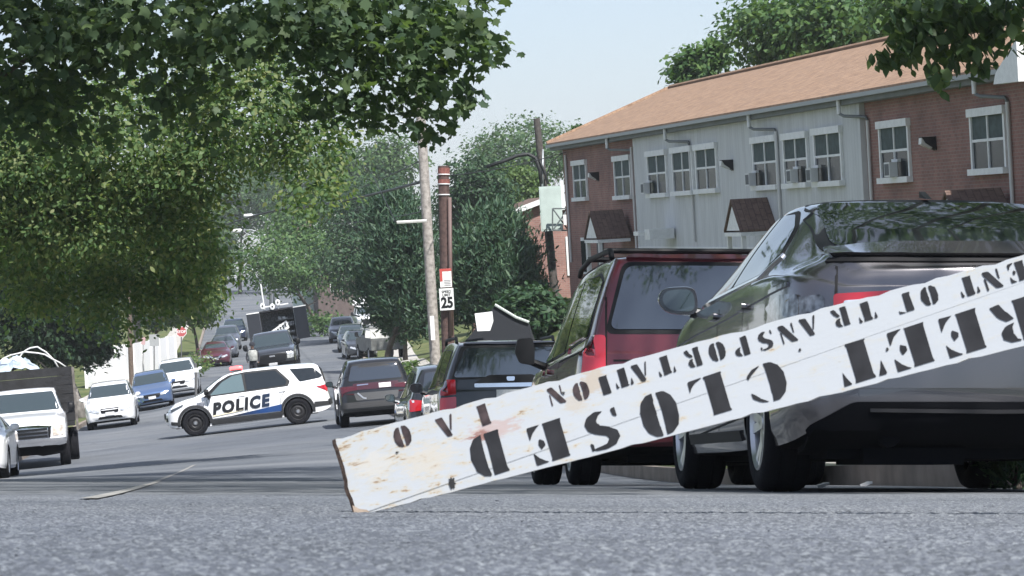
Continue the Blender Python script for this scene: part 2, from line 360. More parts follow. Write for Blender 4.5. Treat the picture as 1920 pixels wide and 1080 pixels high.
# ------------------------------------------------------------------ vehicles
def _cr(a, b, c, d, t):
    return .5*((2*b)+(-a+c)*t+(2*a-5*b+4*c-d)*t*t+(-a+3*b-3*c+d)*t**3)
def loft(rings, nl=6, nk=4, bulge0=.05, bulge1=.12):
    """rings: (y, z_bottom, z_belt, z_top, half width, half roof width, shear) from tail to nose -> vertices, faces of a closed shell"""
    C = []
    for r in rings:
        y, zb, zl, zt, w_, wr = r[:6]; sh = r[6] if len(r) > 6 else 0
        h = zt-zl; z6 = zl+min(.03, .15*h); z8 = zt-min(.07, .35*h)
        x6 = w_-min(.07, .06+h*.02)
        pts = [(0, zb), (w_-.14, zb), (w_-.03, zb+.05), (w_-.004, zb+.3*(zl-zb)), (w_, zb+.72*(zl-zb)), (w_-.022, zl-.01), (x6, z6), (x6+(wr-x6)*.5+.012, (z6+z8)/2), (wr, z8), (wr-.07, zt-min(.02, .1*h)), (wr*.5, zt), (0, zt+.006)]
        C.append([(x, y+sh*(z-.6), z) for x, z in pts])
    C = np.array(C); n, k = C.shape[:2]
    # across
    E = np.concatenate([C[:, :1]*np.array([1, 1, 1]), C, C[:, -1:]], 1)
    E[:, 0] = C[:, 1]*np.array([-1, 1, 1]); E[:, -1] = C[:, -2]*np.array([-1, 1, 1])
    A = []
    for j in range(k-1):
        for q in range(nk): A.append(_cr(E[:, j], E[:, j+1], E[:, j+2], E[:, j+3], q/nk))
    A.append(C[:, -1]); A = np.stack(A, 1)
    # along
    E = np.concatenate([2*A[:1]-A[1:2], A, 2*A[-1:]-A[-2:-1]], 0)
    B = []
    for j in range(n-1):
        for q in range(nl): B.append(_cr(E[j], E[j+1], E[j+2], E[j+3], q/nl))
    B.append(A[-1]); B = np.stack(B, 0)
    m, kk = B.shape[:2]
    v = []; f = []
    for i in range(m):
        v += [tuple(p) for p in B[i]]
        v += [(-p[0], p[1], p[2]) for p in B[i, 1:-1]]
    row = 2*kk-2
    def ix(i, j):          # j runs round the ring
        j %= row
        return i*row+(j if j < kk else kk+(row-j)-1)
    for i in range(m-1):
        for j in range(row): f.append((ix(i, j), ix(i, j+1), ix(i+1, j+1), ix(i+1, j)))
    for i, s, bl in ((0, -1, bulge0), (m-1, 1, bulge1)):
        nx = 14; cols = []
        for j in range(kk):
            p = B[i, j]; c = []
            for q in range(nx+1):
                t = 1-2*q/nx
                if q == 0: c.append(ix(i, j))
                elif q == nx: c.append(ix(i, row-j if 0 < j < kk-1 else j))
                else:
                    e = math.sin(math.pi*min(1, max(0, (j/(kk-1)))))**.5
                    v.append((p[0]*t, p[1]+s*bl*(1-abs(t)**2.4)*e, p[2])); c.append(len(v)-1)
            cols.append(c)
        for j in range(kk-1):
            for q in range(nx):
                a = (cols[j][q], cols[j][q+1], cols[j+1][q+1], cols[j+1][q])
                b = []
                for t in a:
                    if t not in b: b.append(t)
                if len(b) > 2: f.append(tuple(b))
    return v, f
VIEWS = {'L': (Vector((1, 0, 0)), lambda p: Vector((-4, p[0], p[1]))), 'R': (Vector((-1, 0, 0)), lambda p: Vector((4, p[0], p[1]))),
         'rear': (Vector((0, 1, 0)), lambda p: Vector((p[0], -8, p[1]))), 'front': (Vector((0, -1, 0)), lambda p: Vector((p[0], 8, p[1]))),
         'top': (Vector((0, 0, -1)), lambda p: Vector((p[0], p[1], 6)))}
class Car:
    def __init__(s, name, label, cat, mat, rings, body_mat, wells=None, group=None, bulge=(.05, .12), root=True, parent=None, body_name='body', limit=None):
        s.root = empty(name, mat, label, cat, group) if root else parent
        v, f = loft(rings, bulge0=bulge[0], bulge1=bulge[1])
        m = MB(); m.add(v, f); o = m.build(body_name, [body_mat, UNDER], s.root, smooth=True)
        s.bvh = BVHTree.FromPolygons(v, f)
        me = o.data
        for p in me.polygons:
            if p.normal.z < -.75 and p.center.z < .7: p.material_index = 1
        if wells:
            for y, r, hw in wells:
                c = MB(); rr = r
                for sx in (-1, 1):
                    c.lathe([(sx*(hw-.30), 0.001), (sx*(hw-.30), rr), (sx*(hw+.3), rr), (sx*(hw+.3), .001)], 28, 'X', (0, y, r-.045))
                co = c.build('cutter', [UNDER]); co.parent = s.root
                md = o.modifiers.new('b', 'BOOLEAN'); md.object = co; md.solver = 'EXACT'; md.operation = 'DIFFERENCE'; md.material_mode = 'TRANSFER'
                dg = bpy.context.evaluated_depsgraph_get(); dg.update()
                nm = bpy.data.meshes.new_from_object(o.evaluated_get(dg)); o.modifiers.clear(); o.data = nm
                bpy.data.objects.remove(co)
            nm.set_sharp_from_angle(angle=math.radians(38))
        s.body = o
    def hit(s, view, p):
        d, fo = VIEWS[view]; o = fo(p); h = s.bvh.ray_cast(o, d)
        if h[0] is None:
            # just off the silhouette: closest point of the shell
            h = s.bvh.find_nearest(o+d*((4 if view in 'LR' else 8)-1)) if view != 'top' else s.bvh.find_nearest(o)
        n = h[1]
        if n.dot(d) > 0: n = -n
        return h[0], n
    def patch(s, name, view, poly, mat, off=.006, parent=None, rnd_=0, step=.06, hole=None, skirt=True, lift=None, mir=False):
        """a panel with the given outline, laid on the shell"""
        polys = [poly]+([[(-a, b) for a, b in poly]] if mir else [])
        if not isinstance(name, (list, tuple)): name = [name]*len(polys)
        out = []
        for nm, pl in zip(name, polys):
            pl = roundpoly(pl, rnd_) if rnd_ else [Vector(p) for p in pl]
            area = sum(pl[i-1].x*pl[i].y-pl[i].x*pl[i-1].y for i in range(len(pl)))
            if area < 0: pl = pl[::-1]
            bd = resample(pl, step); nb = len(bd)
            xs = [p.x for p in bd]; ys = [p.y for p in bd]; inner = []
            if max(xs)-min(xs) > step*1.5 and max(ys)-min(ys) > step*1.5:
                inner = [Vector((x, y)) for x in np.arange(min(xs)+step/2, max(xs), step) for y in np.arange(min(ys)+step/2, max(ys), step)]
            edges = [(i, (i+1) % nb) for i in range(nb)]; faces = [list(range(nb))]
            vv, ee, ff = delaunay_2d_cdt(bd+inner, edges, faces, 1, 1e-4)[:3]
            m = MB(); vs = []
            for p in vv:
                h, n = s.hit(view, p); vs.append(h+n*off)
            m.add(vs, [tuple(f) for f in ff])
            if skirt:
                k = len(m.v)
                for p in bd:
                    h, n = s.hit(view, p); m.v.append(tuple(h+n*off)); m.v.append(tuple(h-n*.012))
                for i in range(nb): 
                    j = (i+1) % nb; m.f.append((k+2*i, k+2*i+1, k+2*j+1, k+2*j)); m.m.append(0)
            out.append(m.build(nm, mat, parent or s.root, smooth=True, auto=35))
        return out if len(out) > 1 else out[0]
    def strip(s, name, view, pts, wd, mat, off=.005, parent=None):
        pts = [Vector(p) for p in pts]; L_ = []; R_ = []
        for i, p in enumerate(pts):
            t = (pts[min(i+1, len(pts)-1)]-pts[max(i-1, 0)]).normalized(); n = Vector((-t.y, t.x))*wd/2
            L_.append(p+n); R_.append(p-n)
        return s.patch(name, view, [tuple(p) for p in L_+R_[::-1]], mat, off, parent, skirt=off > .008)
    def seams(s, name, view, lines, wd=.010, mat=None):
        m = MB()
        for pts in lines:
            pp = []
            for a, b in zip(pts[:-1], pts[1:]):
                a = Vector(a); b = Vector(b); k = max(1, int((b-a).length/.08))
                pp += [a+(b-a)*(q/k) for q in range(k)]
            pp.append(Vector(pts[-1])); vs = []
            for i, p in enumerate(pp):
                t = (pp[min(i+1, len(pp)-1)]-pp[max(i-1, 0)]).normalized(); n = Vector((-t.y, t.x))*wd/2
                for q in (p+n, p-n):
                    h, nn = s.hit(view, q); vs.append(h+nn*.003)
            m.add(vs, [(2*i, 2*i+1, 2*i+3, 2*i+2) for i in range(len(pp)-1)])
        return m.build(name, mat or SEAM, s.root)
    def text(s, name, view, string, pos, size, mat, shear=0, bold=0, off=.007, sx=1, ang=0, parent=None, space=1):
        vs, fs = text2d(string, size, shear, bold, space)
        bm = bmesh.new(); bv = [bm.verts.new((x, y, 0)) for x, y in vs]
        for f in fs: bm.faces.new([bv[i] for i in f])
        bmesh.ops.triangulate(bm, faces=bm.faces)
        for _ in range(5):
            lg = [e for e in bm.edges if e.calc_length() > .05]
            if lg: bmesh.ops.subdivide_edges(bm, edges=lg, cuts=1)
            bmesh.ops.triangulate(bm, faces=bm.faces)
        bm.verts.index_update(); vs = [(v.co.x, v.co.y) for v in bm.verts]; fs = [tuple(v.index for v in f.verts) for f in bm.faces]; bm.free()
        ca, sa = math.cos(ang), math.sin(ang); out = []
        fl = -1 if view in ('L', 'front') else 1
        for x, y in vs:
            x *= sx; a, b = x*ca-y*sa, x*sa+y*ca
            h, n = s.hit(view, (pos[0]+fl*a, pos[1]+b)); out.append(h+n*off)
        m = MB(); m.add(out, fs); return m.build(name, mat, parent or s.root)
    def wheels(s, axles, r, wd, hw, rim='alloy', spokes=5, rimfrac=.68, dual=False):
        for y in axles:
            for sx in (-1, 1):
                wheel(s.root, (sx*(hw-wd/2), y, r), r, wd, sx, rim, spokes, rimfrac)
_wh = {}
def wheel(parent, c, r, wd, sx, rim, spokes, rf):
    key = (round(r, 3), round(wd, 3), sx, rim, spokes, rf)
    if key not in _wh:
        m = MB(); h = wd/2
        prof = [(-h*.82, r*rf), (-h*.98, r*(rf+.06)), (-h*1.03, r*.86), (-h*.92, r*.955), (-h*.74, r*.99), (-h*.4, r), (-h*.36, r*.985), (-h*.30, r*.985), (-h*.27, r), (h*.27, r), (h*.30, r*.985), (h*.36, r*.985), (h*.4, r), (h*.74, r*.99), (h*.92, r*.955), (h*1.03, r*.86), (h*.98, r*(rf+.06)), (h*.82, r*rf), (-h*.82, r*rf)]
        m.lathe(prof, 36)
        t = m.build('wheel', RUBBER, smooth=True, auto=40)
        q = MB(); ro = r*rf; f = sx*h
        q.lathe([(f*.80, ro*1.0), (f*.95, ro*1.02), (f*.97, ro*.97), (f*.80, ro*.90), (f*.1, ro*.86), (-f*.6, ro*.86)], 36)      # barrel and lip
        rm = {'alloy': ALLOY, 'black': STEELB, 'steel': STEELB, 'chrome': CHROME}[rim]
        if rim == 'steel':
            q.lathe([(f*.35, 0.001), (f*.35, ro*.35), (f*.55, ro*.5), (f*.5, ro*.7), (f*.25, ro*.9)], 36)
            q.lathe([(f*.84, 0.001), (f*.80, ro*.17), (f*.62, ro*.25), (f*.4, ro*.28)], 20, m=1)
        else:
            q.lathe([(-f*.05, 0.001), (-f*.05, ro*.9)], 30, m=2)
            q.lathe([(f*.78, .001), (f*.78, ro*.13), (f*.66, ro*.2), (f*.3, ro*.22)], 20)
            for k in range(spokes):
                th = 2*math.pi*k/spokes+.3
                for sgn in ((-1, 1) if spokes <= 7 else (0,)):
                    a0 = th+sgn*.16; a1 = th+sgn*.10
                    pts = []
                    for rr, ax, ww in ((ro*.12, .74, .05), (ro*.5, .74, .042), (ro*.93, .86, .045)):
                        a = a0 if rr > ro*.3 else a1; d = Vector((0, math.sin(a), math.cos(a))); tn = Vector((0, math.cos(a), -math.sin(a)))
                        pts.append((d*rr+Vector((f*ax, 0, 0)), tn*ww*r/.33*.5))
                    vs = []
                    for p, tn in pts:
                        for o in (tn, -tn): vs += [p+o, p+o*.8-Vector((f*.25, 0, 0))]
                    fs = []
                    for i in range(2):
                        b = 4*i; fs += [(b, b+2, b+6, b+4), (b, b+4, b+5, b+1), (b+2, b+3, b+7, b+6), (b+1, b+5, b+7, b+3)]
                    q.add(vs, fs)
        ri = q.build('rim', [rm, ALLOY, STEELB], t, smooth=True, auto=30)
        _wh[key] = (t, ri); o = t; o.parent = parent; o.location = c; return o
    t, ri = _wh[key]; o = t.copy(); COL.objects.link(o); o.parent = parent; o.location = c
    r2 = ri.copy(); COL.objects.link(r2); r2.parent = o; return o
def mirror(car, x, y, z, wd, ht, dp, shell, round_=.35, glass=True, lean=0, facing=-1):
    """door mirror: shell with the looking glass on its rear face"""
    s = 1 if x > 0 else -1
    po = [(0, -.5), (.75, -.42), (1, .0), (.85, .45), (.1, .5), (-.02, .1)]
    po = roundpoly([(a*wd, b*ht+lean*a*wd) for a, b in po], min(wd, ht)*round_, 5)
    m = MB(); n = len(po); lay = [(0, .97), (.012, 1.0), (dp*.35, 1.0), (dp*.75, .86), (dp, .5)]
    cx = sum(p.x for p in po)/n; cy = sum(p.y for p in po)/n; vs = []; fs = []
    for d, k in lay: vs += [(x+s*(cx+(p.x-cx)*k), y+d, z+cy+(p.y-cy)*k) for p in po]
    for i in range(len(lay)-1):
        for j in range(n): fs.append((i*n+j, i*n+(j+1) % n, (i+1)*n+(j+1) % n, (i+1)*n+j))
    fs.append(tuple(range(n))); fs.append(tuple(range((len(lay)-1)*n, len(lay)*n)))
    m.add(vs, fs)
    m.tube([(x-s*.10, y+dp*.6, z-ht*.55), (x+s*.03, y+dp*.5, z-ht*.35)], [.035, .03], 8)
    o = m.build('mirror', shell, car.root, smooth=True, auto=40)
    if glass:
        g = MB(); g.add([(x+s*(cx+(p.x-cx)*.82), y-.004, z+cy+(p.y-cy)*.78) for p in po], [tuple(range(n))]); g.build('mirror_glass', GLASSC, o)
    return o
def ringpts(c, r0, r1, a0, a1, n=18):
    """annulus outline in the (y,z) side view"""
    o = [(c[0]+r1*math.cos(math.radians(a0+(a1-a0)*i/n)), c[1]+r1*math.sin(math.radians(a0+(a1-a0)*i/n))) for i in range(n+1)]
    return o+[(c[0]+r0*math.cos(math.radians(a1-(a1-a0)*i/n)), c[1]+r0*math.sin(math.radians(a1-(a1-a0)*i/n))) for i in range(n+1)]

# ---- ring sets: (y, z_bottom, z_belt, z_top, half width, half roof width, shear)
SEDAN = [(-2.33, .33, .90, 1.00, .70, .58, .02), (-2.27, .27, .93, 1.075, .82, .68, .03), (-2.10, .22, .955, 1.09, .885, .72), (-1.82, .2, .97, 1.10, .905, .71), (-1.62, .195, .975, 1.165, .908, .685), (-1.35, .19, .98, 1.275, .912, .64), (-1.1, .19, .98, 1.355, .914, .605), (-.85, .185, .975, 1.415, .915, .575), (-.2, .18, .965, 1.45, .915, .57), (.3, .18, .95, 1.41, .915, .575), (.8, .18, .94, 1.23, .915, .63), (1.2, .18, .92, 1.02, .91, .73), (1.65, .19, .86, .94, .90, .74), (2.02, .2, .76, .83, .86, .70), (2.24, .24, .66, .73, .76, .6), (2.33, .34, .60, .65, .62, .5)]
VAN = [(-2.50, .36, .98, 1.705, .91, .69, .10), (-2.45, .28, 1.0, 1.725, .965, .71, .09), (-2.25, .24, 1.01, 1.74, .99, .72, .05), (-1.8, .2, 1.01, 1.755, .995, .715), (-1.0, .18, 1.0, 1.765, 1.0, .72), (0, .17, .985, 1.755, 1.0, .72), (.55, .17, .97, 1.70, 1.0, .71), (1.05, .17, .96, 1.48, 1.0, .72), (1.55, .17, .95, 1.17, .995, .78), (1.85, .18, .92, 1.03, .985, .8), (2.2, .2, .83, .92, .93, .76), (2.42, .24, .72, .8, .84, .66), (2.52, .34, .64, .7, .7, .56)]
PILOT = [(-2.40, .42, 1.05, 1.70, .91, .69, .06), (-2.34, .34, 1.08, 1.72, .965, .715, .06), (-2.15, .28, 1.09, 1.735, .99, .725, .03), (-1.6, .25, 1.09, 1.765, .995, .725), (-.8, .24, 1.09, 1.78, 1.0, .73), (0, .24, 1.08, 1.765, 1.0, .73), (.45, .24, 1.07, 1.68, 1.0, .73), (.85, .24, 1.06, 1.44, 1.0, .75), (1.2, .24, 1.05, 1.19, .995, .8), (1.6, .25, 1.01, 1.09, .985, .8), (2.05, .27, .95, 1.02, .95, .77), (2.28, .31, .85, .92, .87, .7), (2.38, .4, .76, .82, .74, .6)]
EXPL = [(-2.50, .46, 1.05, 1.60, .86, .62, .20), (-2.41, .38, 1.09, 1.70, .95, .66, .17), (-2.15, .3, 1.11, 1.755, .985, .69, .08), (-1.5, .26, 1.11, 1.785, 1.0, .70), (-.5, .25, 1.10, 1.79, 1.0, .70), (.1, .24, 1.08, 1.77, 1.0, .695), (.55, .24, 1.07, 1.68, 1.0, .69), (1.0, .24, 1.06, 1.43, 1.0, .73), (1.38, .24, 1.05, 1.18, .995, .78), (1.75, .25, 1.02, 1.10, .985, .79), (2.03, .28, .95, 1.02, .95, .77), (2.21, .32, .83, .9, .86, .68, -.05), (2.30, .4, .72, .78, .72, .58, -.05)]
CROSS = [(-2.15, .38, .98, 1.42, .78, .56, .14), (-2.08, .3, 1.0, 1.54, .88, .61, .13), (-1.85, .26, 1.01, 1.60, .915, .64, .06), (-1.2, .22, 1.0, 1.645, .925, .65), (-.3, .21, .99, 1.65, .925, .65), (.2, .2, .98, 1.6, .925, .65), (.65, .2, .97, 1.4, .925, .68), (1.05, .2, .96, 1.12, .92, .74), (1.45, .22, .92, 1.0, .91, .74), (1.85, .24, .84, .91, .87, .7), (2.08, .28, .74, .8, .78, .62), (2.16, .36, .66, .71, .64, .52)]
TRUCK = [(-1.05, .62, 1.28, 1.80, .94, .70), (-1.0, .56, 1.3, 1.9, .98, .745), (-.7, .5, 1.31, 1.955, 1.0, .76), (.1, .5, 1.31, 1.97, 1.01, .765), (.55, .5, 1.3, 1.90, 1.01, .76), (.95, .5, 1.29, 1.62, 1.01, .78), (1.2, .5, 1.28, 1.38, 1.005, .82), (1.6, .52, 1.24, 1.34, 1.0, .82), (2.3, .54, 1.18, 1.27, .98, .80), (2.62, .56, 1.1, 1.18, .95, .76), (2.72, .60, 1.02, 1.1, .90, .7)]
def sidewin(c, mat, polys, trim=BLACK, views=('L', 'R'), grow=.03, name='side_window'):
    for vw in views:
        for pl in polys:
            cx = sum(p[0] for p in pl)/len(pl); cy = sum(p[1] for p in pl)/len(pl)
            big = []
            for p in pl:
                d = Vector((p[0]-cx, p[1]-cy)); k = 1+grow/max(d.length, .1); big.append((cx+d.x*k, cy+d.y*k))
            if trim: c.patch('window_trim', vw, big, trim, .004, rnd_=.05)
            c.patch(name, vw, pl, mat, .010, rnd_=.04)
# ================================================================== the parked row on the right
# ---- near grey sedan seen from behind
def near_sedan():
    pm = paint('graphite_paint', (.135, .13, .138), metal=.85, rough=.24)
    y0 = 15+1.38; hd = -4.6; xr = 1.985
    c = Car('sedan', 'dark grey four-door sedan, nearest parked car, behind the fallen white board', 'car', pose(xr-.0775*1.38, y0, hd), SEDAN, pm, wells=[(-1.38, .37, .915), (1.38, .37, .915)])
    c.wheels((-1.38, 1.38), .325, .225, .905, 'alloy', 5)
    # rear glass with dark surround
    rg = [(-.60, 1.125), (.60, 1.125), (.545, 1.385), (-.545, 1.385)]
    c.patch('window_trim', 'rear', [(-.66, 1.10), (.66, 1.10), (.575, 1.41), (-.575, 1.41)], BLACK, .004, rnd_=.05)
    c.patch('rear_window', 'rear', rg, GLASS, .009, rnd_=.06)
    sidewin(c, GLASS, [[(.98, 1.0), (.62, 1.22), (.25, 1.355), (-.12, 1.385), (-.12, 1.02)], [(-.19, 1.02), (-.19, 1.385), (-.6, 1.36), (-.95, 1.27), (-1.22, 1.12), (-1.10, 1.03)]])
    for vw in 'LR':
        o = c.strip('window_chrome', vw, [(1.05, .985), (.3, 1.0), (-.6, 1.01), (-1.12, 1.015), (-1.30, 1.11)], .018, CHROME, .012)
        c.seams('door_seam', vw, [[(.9, .98), (.92, .6), (.8, .3)], [(-.15, 1.0), (-.15, .3)], [(-1.02, 1.0), (-1.0, .7), (-.82, .35), (.8, .28)]])
        for y in (.02, -.95):
            h = c.patch('door_handle', vw, [(y, .86), (y-.2, .865), (y-.2, .895), (y, .89)], pm, .03, rnd_=.012)
        c.strip('flank_crease', vw, [(1.5, .80), (.5, .835), (-.5, .86), (-1.5, .90), (-2.1, .93)], .02, pm, .009)
        c.strip('sill_trim', vw, [(.95, .27), (-.9, .27)], .05, BLACK, .012)
        sg = -1 if vw == 'L' else 1
        c.patch('tail_light', 'rear', [(sg*.74, .875), (sg*.875, .86), (sg*.885, .78), (sg*.74, .785)], CHRL, .014, rnd_=.02)
        c.patch('tail_light', vw, [(-1.72, .84), (-2.0, .885), (-2.22, .88), (-2.24, .775), (-1.95, .77)], CHRL, .012, rnd_=.03)
    for sg in (-1, 1):
        c.patch('tail_light', 'rear', [(sg*.70, .875), (sg*.26, .90), (sg*.24, .865), (sg*.46, .815), (sg*.70, .785)], REDL, .012, rnd_=.02)
        c.patch('tail_light', 'rear', [(sg*.66, .845), (sg*.50, .855), (sg*.52, .83), (sg*.66, .815)], CLEARL, .018, rnd_=.012)
    # spoiler lip, shut line, plate recess, bumper, valance
    c.patch('boot_lip', 'rear', [(-.70, 1.04), (.70, 1.04), (.66, 1.085), (-.66, 1.085)], pm, .035, rnd_=.02)
    c.patch('lip_underside_shade', 'rear', [(-.72, 1.018), (.72, 1.018), (.70, 1.036), (-.70, 1.036)], SEAM, .010)  # black strip paints in the shaded underside of the lip
    c.seams('boot_seam', 'rear', [[(-.60, 1.10), (-.68, 1.0), (-.70, .78), (-.55, .70), (.55, .70), (.70, .78), (.68, 1.0), (.60, 1.10)]], .012)
    c.patch('licence_plate', 'rear', [(-.26, .76), (.26, .76), (.26, .89), (-.26, .89)], PLATE, .012, rnd_=.012)
    c.patch('bumper', 'rear', [(-.84, .46), (.84, .46), (.86, .66), (-.86, .66)], pm, .022, rnd_=.06)
    c.patch('valance', 'rear', [(-.80, .20), (.80, .20), (.80, .30), (.62, .40), (-.62, .40), (-.80, .30)], UNDER, .03, rnd_=.03)
    c.strip('valance_trim', 'rear', [(-.55, .365), (0, .36), (.55, .365)], .014, STEELB, .04)
    m = MB()
    m.bx(-.70, .70, -2.12, 2.0, .15, .27); m.bx(-.55, -.1, -2.2, -1.5, .125, .2); m.tube([(-.45, -2.28, .25), (-.45, -1.5, .24)], .05, 10); m.bx(-.75, .75, -1.45, -1.3, .26, .34); m.bx(-.75, .75, 1.3, 1.45, .22, .34); m.bx(-.45, -.1, -2.05, -1.65, .21, .3)
    m.build('underbody', UNDER, c.root)
    for sg in (-1, 1): mirror(c, sg*.875, .86, 1.015, .22, .16, .12, pmat('mirror_shell_black', (.015, .016, .018), rough=.25, coat=1))
    a = MB(); a.prism([(-.02, 0), (.14, .02), (.14, .05)], lambda p: (-.015, -1.0+p[0], 1.41+p[1]), lambda p: (.015, -1.0+p[0], 1.41+p[1])); a.build('roof_aerial', BLACK, c.root)
near_sedan()
# ---- red minivan
def van():
    pm = paint('maroon_paint', (.115, .012, .021), metal=.2, rough=.35)
    c = Car('minivan', 'dark red minivan parked in front of the grey sedan', 'van', pose(1.20, 26.35, -4.9), VAN, pm, wells=[(-1.53, .39, 1.0), (1.53, .39, 1.0)], bulge=(.05, .12))
    c.wheels((-1.53, 1.53), .345, .23, .985, 'alloy', 5)
    c.patch('window_trim', 'rear', [(-.80, 1.13), (.80, 1.13), (.66, 1.675), (-.66, 1.675)], BLACK, .004, rnd_=.07)
    c.patch('rear_window', 'rear', [(-.765, 1.165), (.765, 1.165), (.635, 1.645), (-.635, 1.645)], GLASSR, .010, rnd_=.07)
    c.patch('spoiler', 'rear', [(-.64, 1.69), (.64, 1.69), (.58, 1.712), (-.58, 1.712)], pm, .03, rnd_=.02)
    sidewin(c, GLASS, [[(1.22, 1.05), (.75, 1.42), (.42, 1.58), (.42, 1.05)], [(.36, 1.05), (.36, 1.6), (-.62, 1.63), (-.62, 1.07)], [(-.70, 1.07), (-.70, 1.63), (-1.7, 1.61), (-2.12, 1.54), (-2.2, 1.12)]])
    for vw in 'LR':
        c.seams('door_seam', vw, [[(1.15, 1.0), (1.15, .35)], [(.40, 1.02), (.40, .3)], [(-.72, 1.04), (-.74, .3)], [(1.12, .28), (-.9, .28)], [(-.74, .98), (-2.2, 1.0)]], .014)
        for y in (.5, .1): c.patch('door_handle', vw, [(y, .90), (y-.2, .905), (y-.2, .945), (y, .94)], pm, .03, rnd_=.015)
    for vw, sg in (('L', -1), ('R', 1)):
        c.patch('tail_light', 'rear', [(sg*.80, .80), (sg*.965, .80), (sg*.93, 1.12), (sg*.795, 1.12)], REDB, .02, rnd_=.03)
        c.patch('tail_light', vw, [(-2.26, .82), (-2.44, .80), (-2.40, 1.11), (-2.33, 1.12)], DREDL, .012, rnd_=.02)
    c.seams('tailgate_seam', 'rear', [[(-.78, 1.66), (-.80, .72), (-.75, .56), (.75, .56), (.80, .72), (.78, 1.66)], [(-.74, .93), (.74, .93)]], .014)
    c.patch('licence_plate', 'rear', [(-.26, .76), (.26, .76), (.26, .9), (-.26, .9)], PLATE, .012)
    c.patch('bumper', 'rear', [(-.92, .36), (.92, .36), (.94, .54), (-.94, .54)], pm, .05, rnd_=.06)
    for sg in (-1, 1):
        m = MB(); m.tube([(sg*.69, -1.95, 1.735), (sg*.69, -1.85, 1.80), (sg*.70, -.5, 1.825), (sg*.69, .3, 1.79), (sg*.69, .42, 1.745)], .022, 8); m.build('roof_rail', BLACK, c.root, smooth=True)
    m = MB(); m.tube([(-.71, -1.55, 1.82), (.71, -1.55, 1.82)], .022, 8); m.build('roof_bar', BLACK, c.root); m = MB(); m.tube([(-.71, -.4, 1.83), (.71, -.4, 1.83)], .022, 8); m.build('roof_bar', BLACK, c.root)
    m = MB(); m.tube([(.0, -2.50, 1.12), (.15, -2.47, 1.16), (.5, -2.455, 1.2)], .012, 6); m.build('wiper', BLACK, c.root)
    m = MB(); m.bx(-.6, .6, -2.2, 2.1, .17, .3); m.bx(-.8, .8, -1.6, -1.45, .26, .36); m.tube([(.4, -2.4, .27), (.4, -1.7, .26)], .06, 8); m.build('underbody', UNDER, c.root)
    for sg in (-1, 1): mirror(c, sg*1.02, 1.02, 1.14, .17, .24, .13, BLACK, .16, glass=False)
van()
# ---- black SUV behind the board
def pilot():
    pm = paint('black_paint', (.010, .011, .014), metal=.2, rough=.3)
    c = Car('suv', 'black SUV with chrome tailgate bar and tall red tail lights, beside the red minivan', 'SUV', pose(-.36, 46.4, -5.4), PILOT, pm, wells=[(-1.4, .42, 1.0), (1.4, .42, 1.0)])
    c.wheels((-1.4, 1.4), .37, .24, .99, 'alloy', 5)
    c.patch('window_trim', 'rear', [(-.82, 1.22), (.82, 1.22), (.63, 1.68), (-.63, 1.68)], BLACK, .004, rnd_=.06)
    c.patch('rear_window', 'rear', [(-.79, 1.25), (.79, 1.25), (.61, 1.65), (-.61, 1.65)], GLASSR, .010, rnd_=.06)
    sidewin(c, GLASS, [[(1.0, 1.13), (.6, 1.5), (.3, 1.62), (.3, 1.13)], [(.24, 1.13), (.24, 1.63), (-.7, 1.65), (-.7, 1.14)], [(-.78, 1.14), (-.78, 1.65), (-1.9, 1.62), (-2.08, 1.2)]])
    for vw, sg in (('L', -1), ('R', 1)):
        c.patch('tail_light', 'rear', [(sg*.755, 1.01), (sg*.955, 1.0), (sg*.92, 1.22), (sg*.76, 1.22)], REDL, .02, rnd_=.02)
        c.patch('tail_light', 'rear', [(sg*.755, .79), (sg*.965, .79), (sg*.955, .97), (sg*.755, .985)], REDB, .02, rnd_=.02)
        c.patch('tail_light', vw, [(-2.16, .80), (-2.34, .79), (-2.33, 1.20), (-2.2, 1.21)], DREDL, .012, rnd_=.02)
        c.seams('door_seam', vw, [[(.95, 1.08), (.9, .35)], [(.27, 1.1), (.27, .35)], [(-.74, 1.1), (-.8, .5)]], .014)
    c.patch('tailgate_panel', 'rear', [(-.52, 1.16), (.52, 1.16), (.30, 1.275), (-.30, 1.275)], BLACK, .02, rnd_=.03)
    c.patch('chrome_bar', 'rear', [(-.50, 1.105), (.50, 1.105), (.50, 1.16), (-.50, 1.16)], CHROME, .045, rnd_=.015)
    c.patch('badge', 'rear', [(-.05, 1.19), (.05, 1.19), (.06, 1.25), (-.06, 1.25)], CHROME, .028, rnd_=.02)
    c.patch('licence_plate', 'rear', [(-.2, .93), (.2, .93), (.2, 1.07), (-.2, 1.07)], PLATE, .02)
    c.patch('bumper', 'rear', [(-.9, .44), (.9, .44), (.93, .6), (-.93, .6)], BLACK, .05, rnd_=.05)
    c.patch('roof_edge', 'rear', [(-.64, 1.69), (.64, 1.69), (.58, 1.71), (-.58, 1.71)], pm, .03, rnd_=.01)
    for sg in (-1, 1):
        m = MB(); m.tube([(sg*.68, -1.7, 1.74), (sg*.68, -1.6, 1.81), (sg*.69, .1, 1.82), (sg*.69, .25, 1.75)], .022, 8); m.build('roof_rail', BLACK, c.root)
        mirror(c, sg*1.0, .98, 1.14, .20, .16, .13, pm, .3, glass=False)
    m = MB(); m.bx(-.6, .6, -2.0, 2.0, .24, .36); m.build('underbody', UNDER, c.root)
pilot()
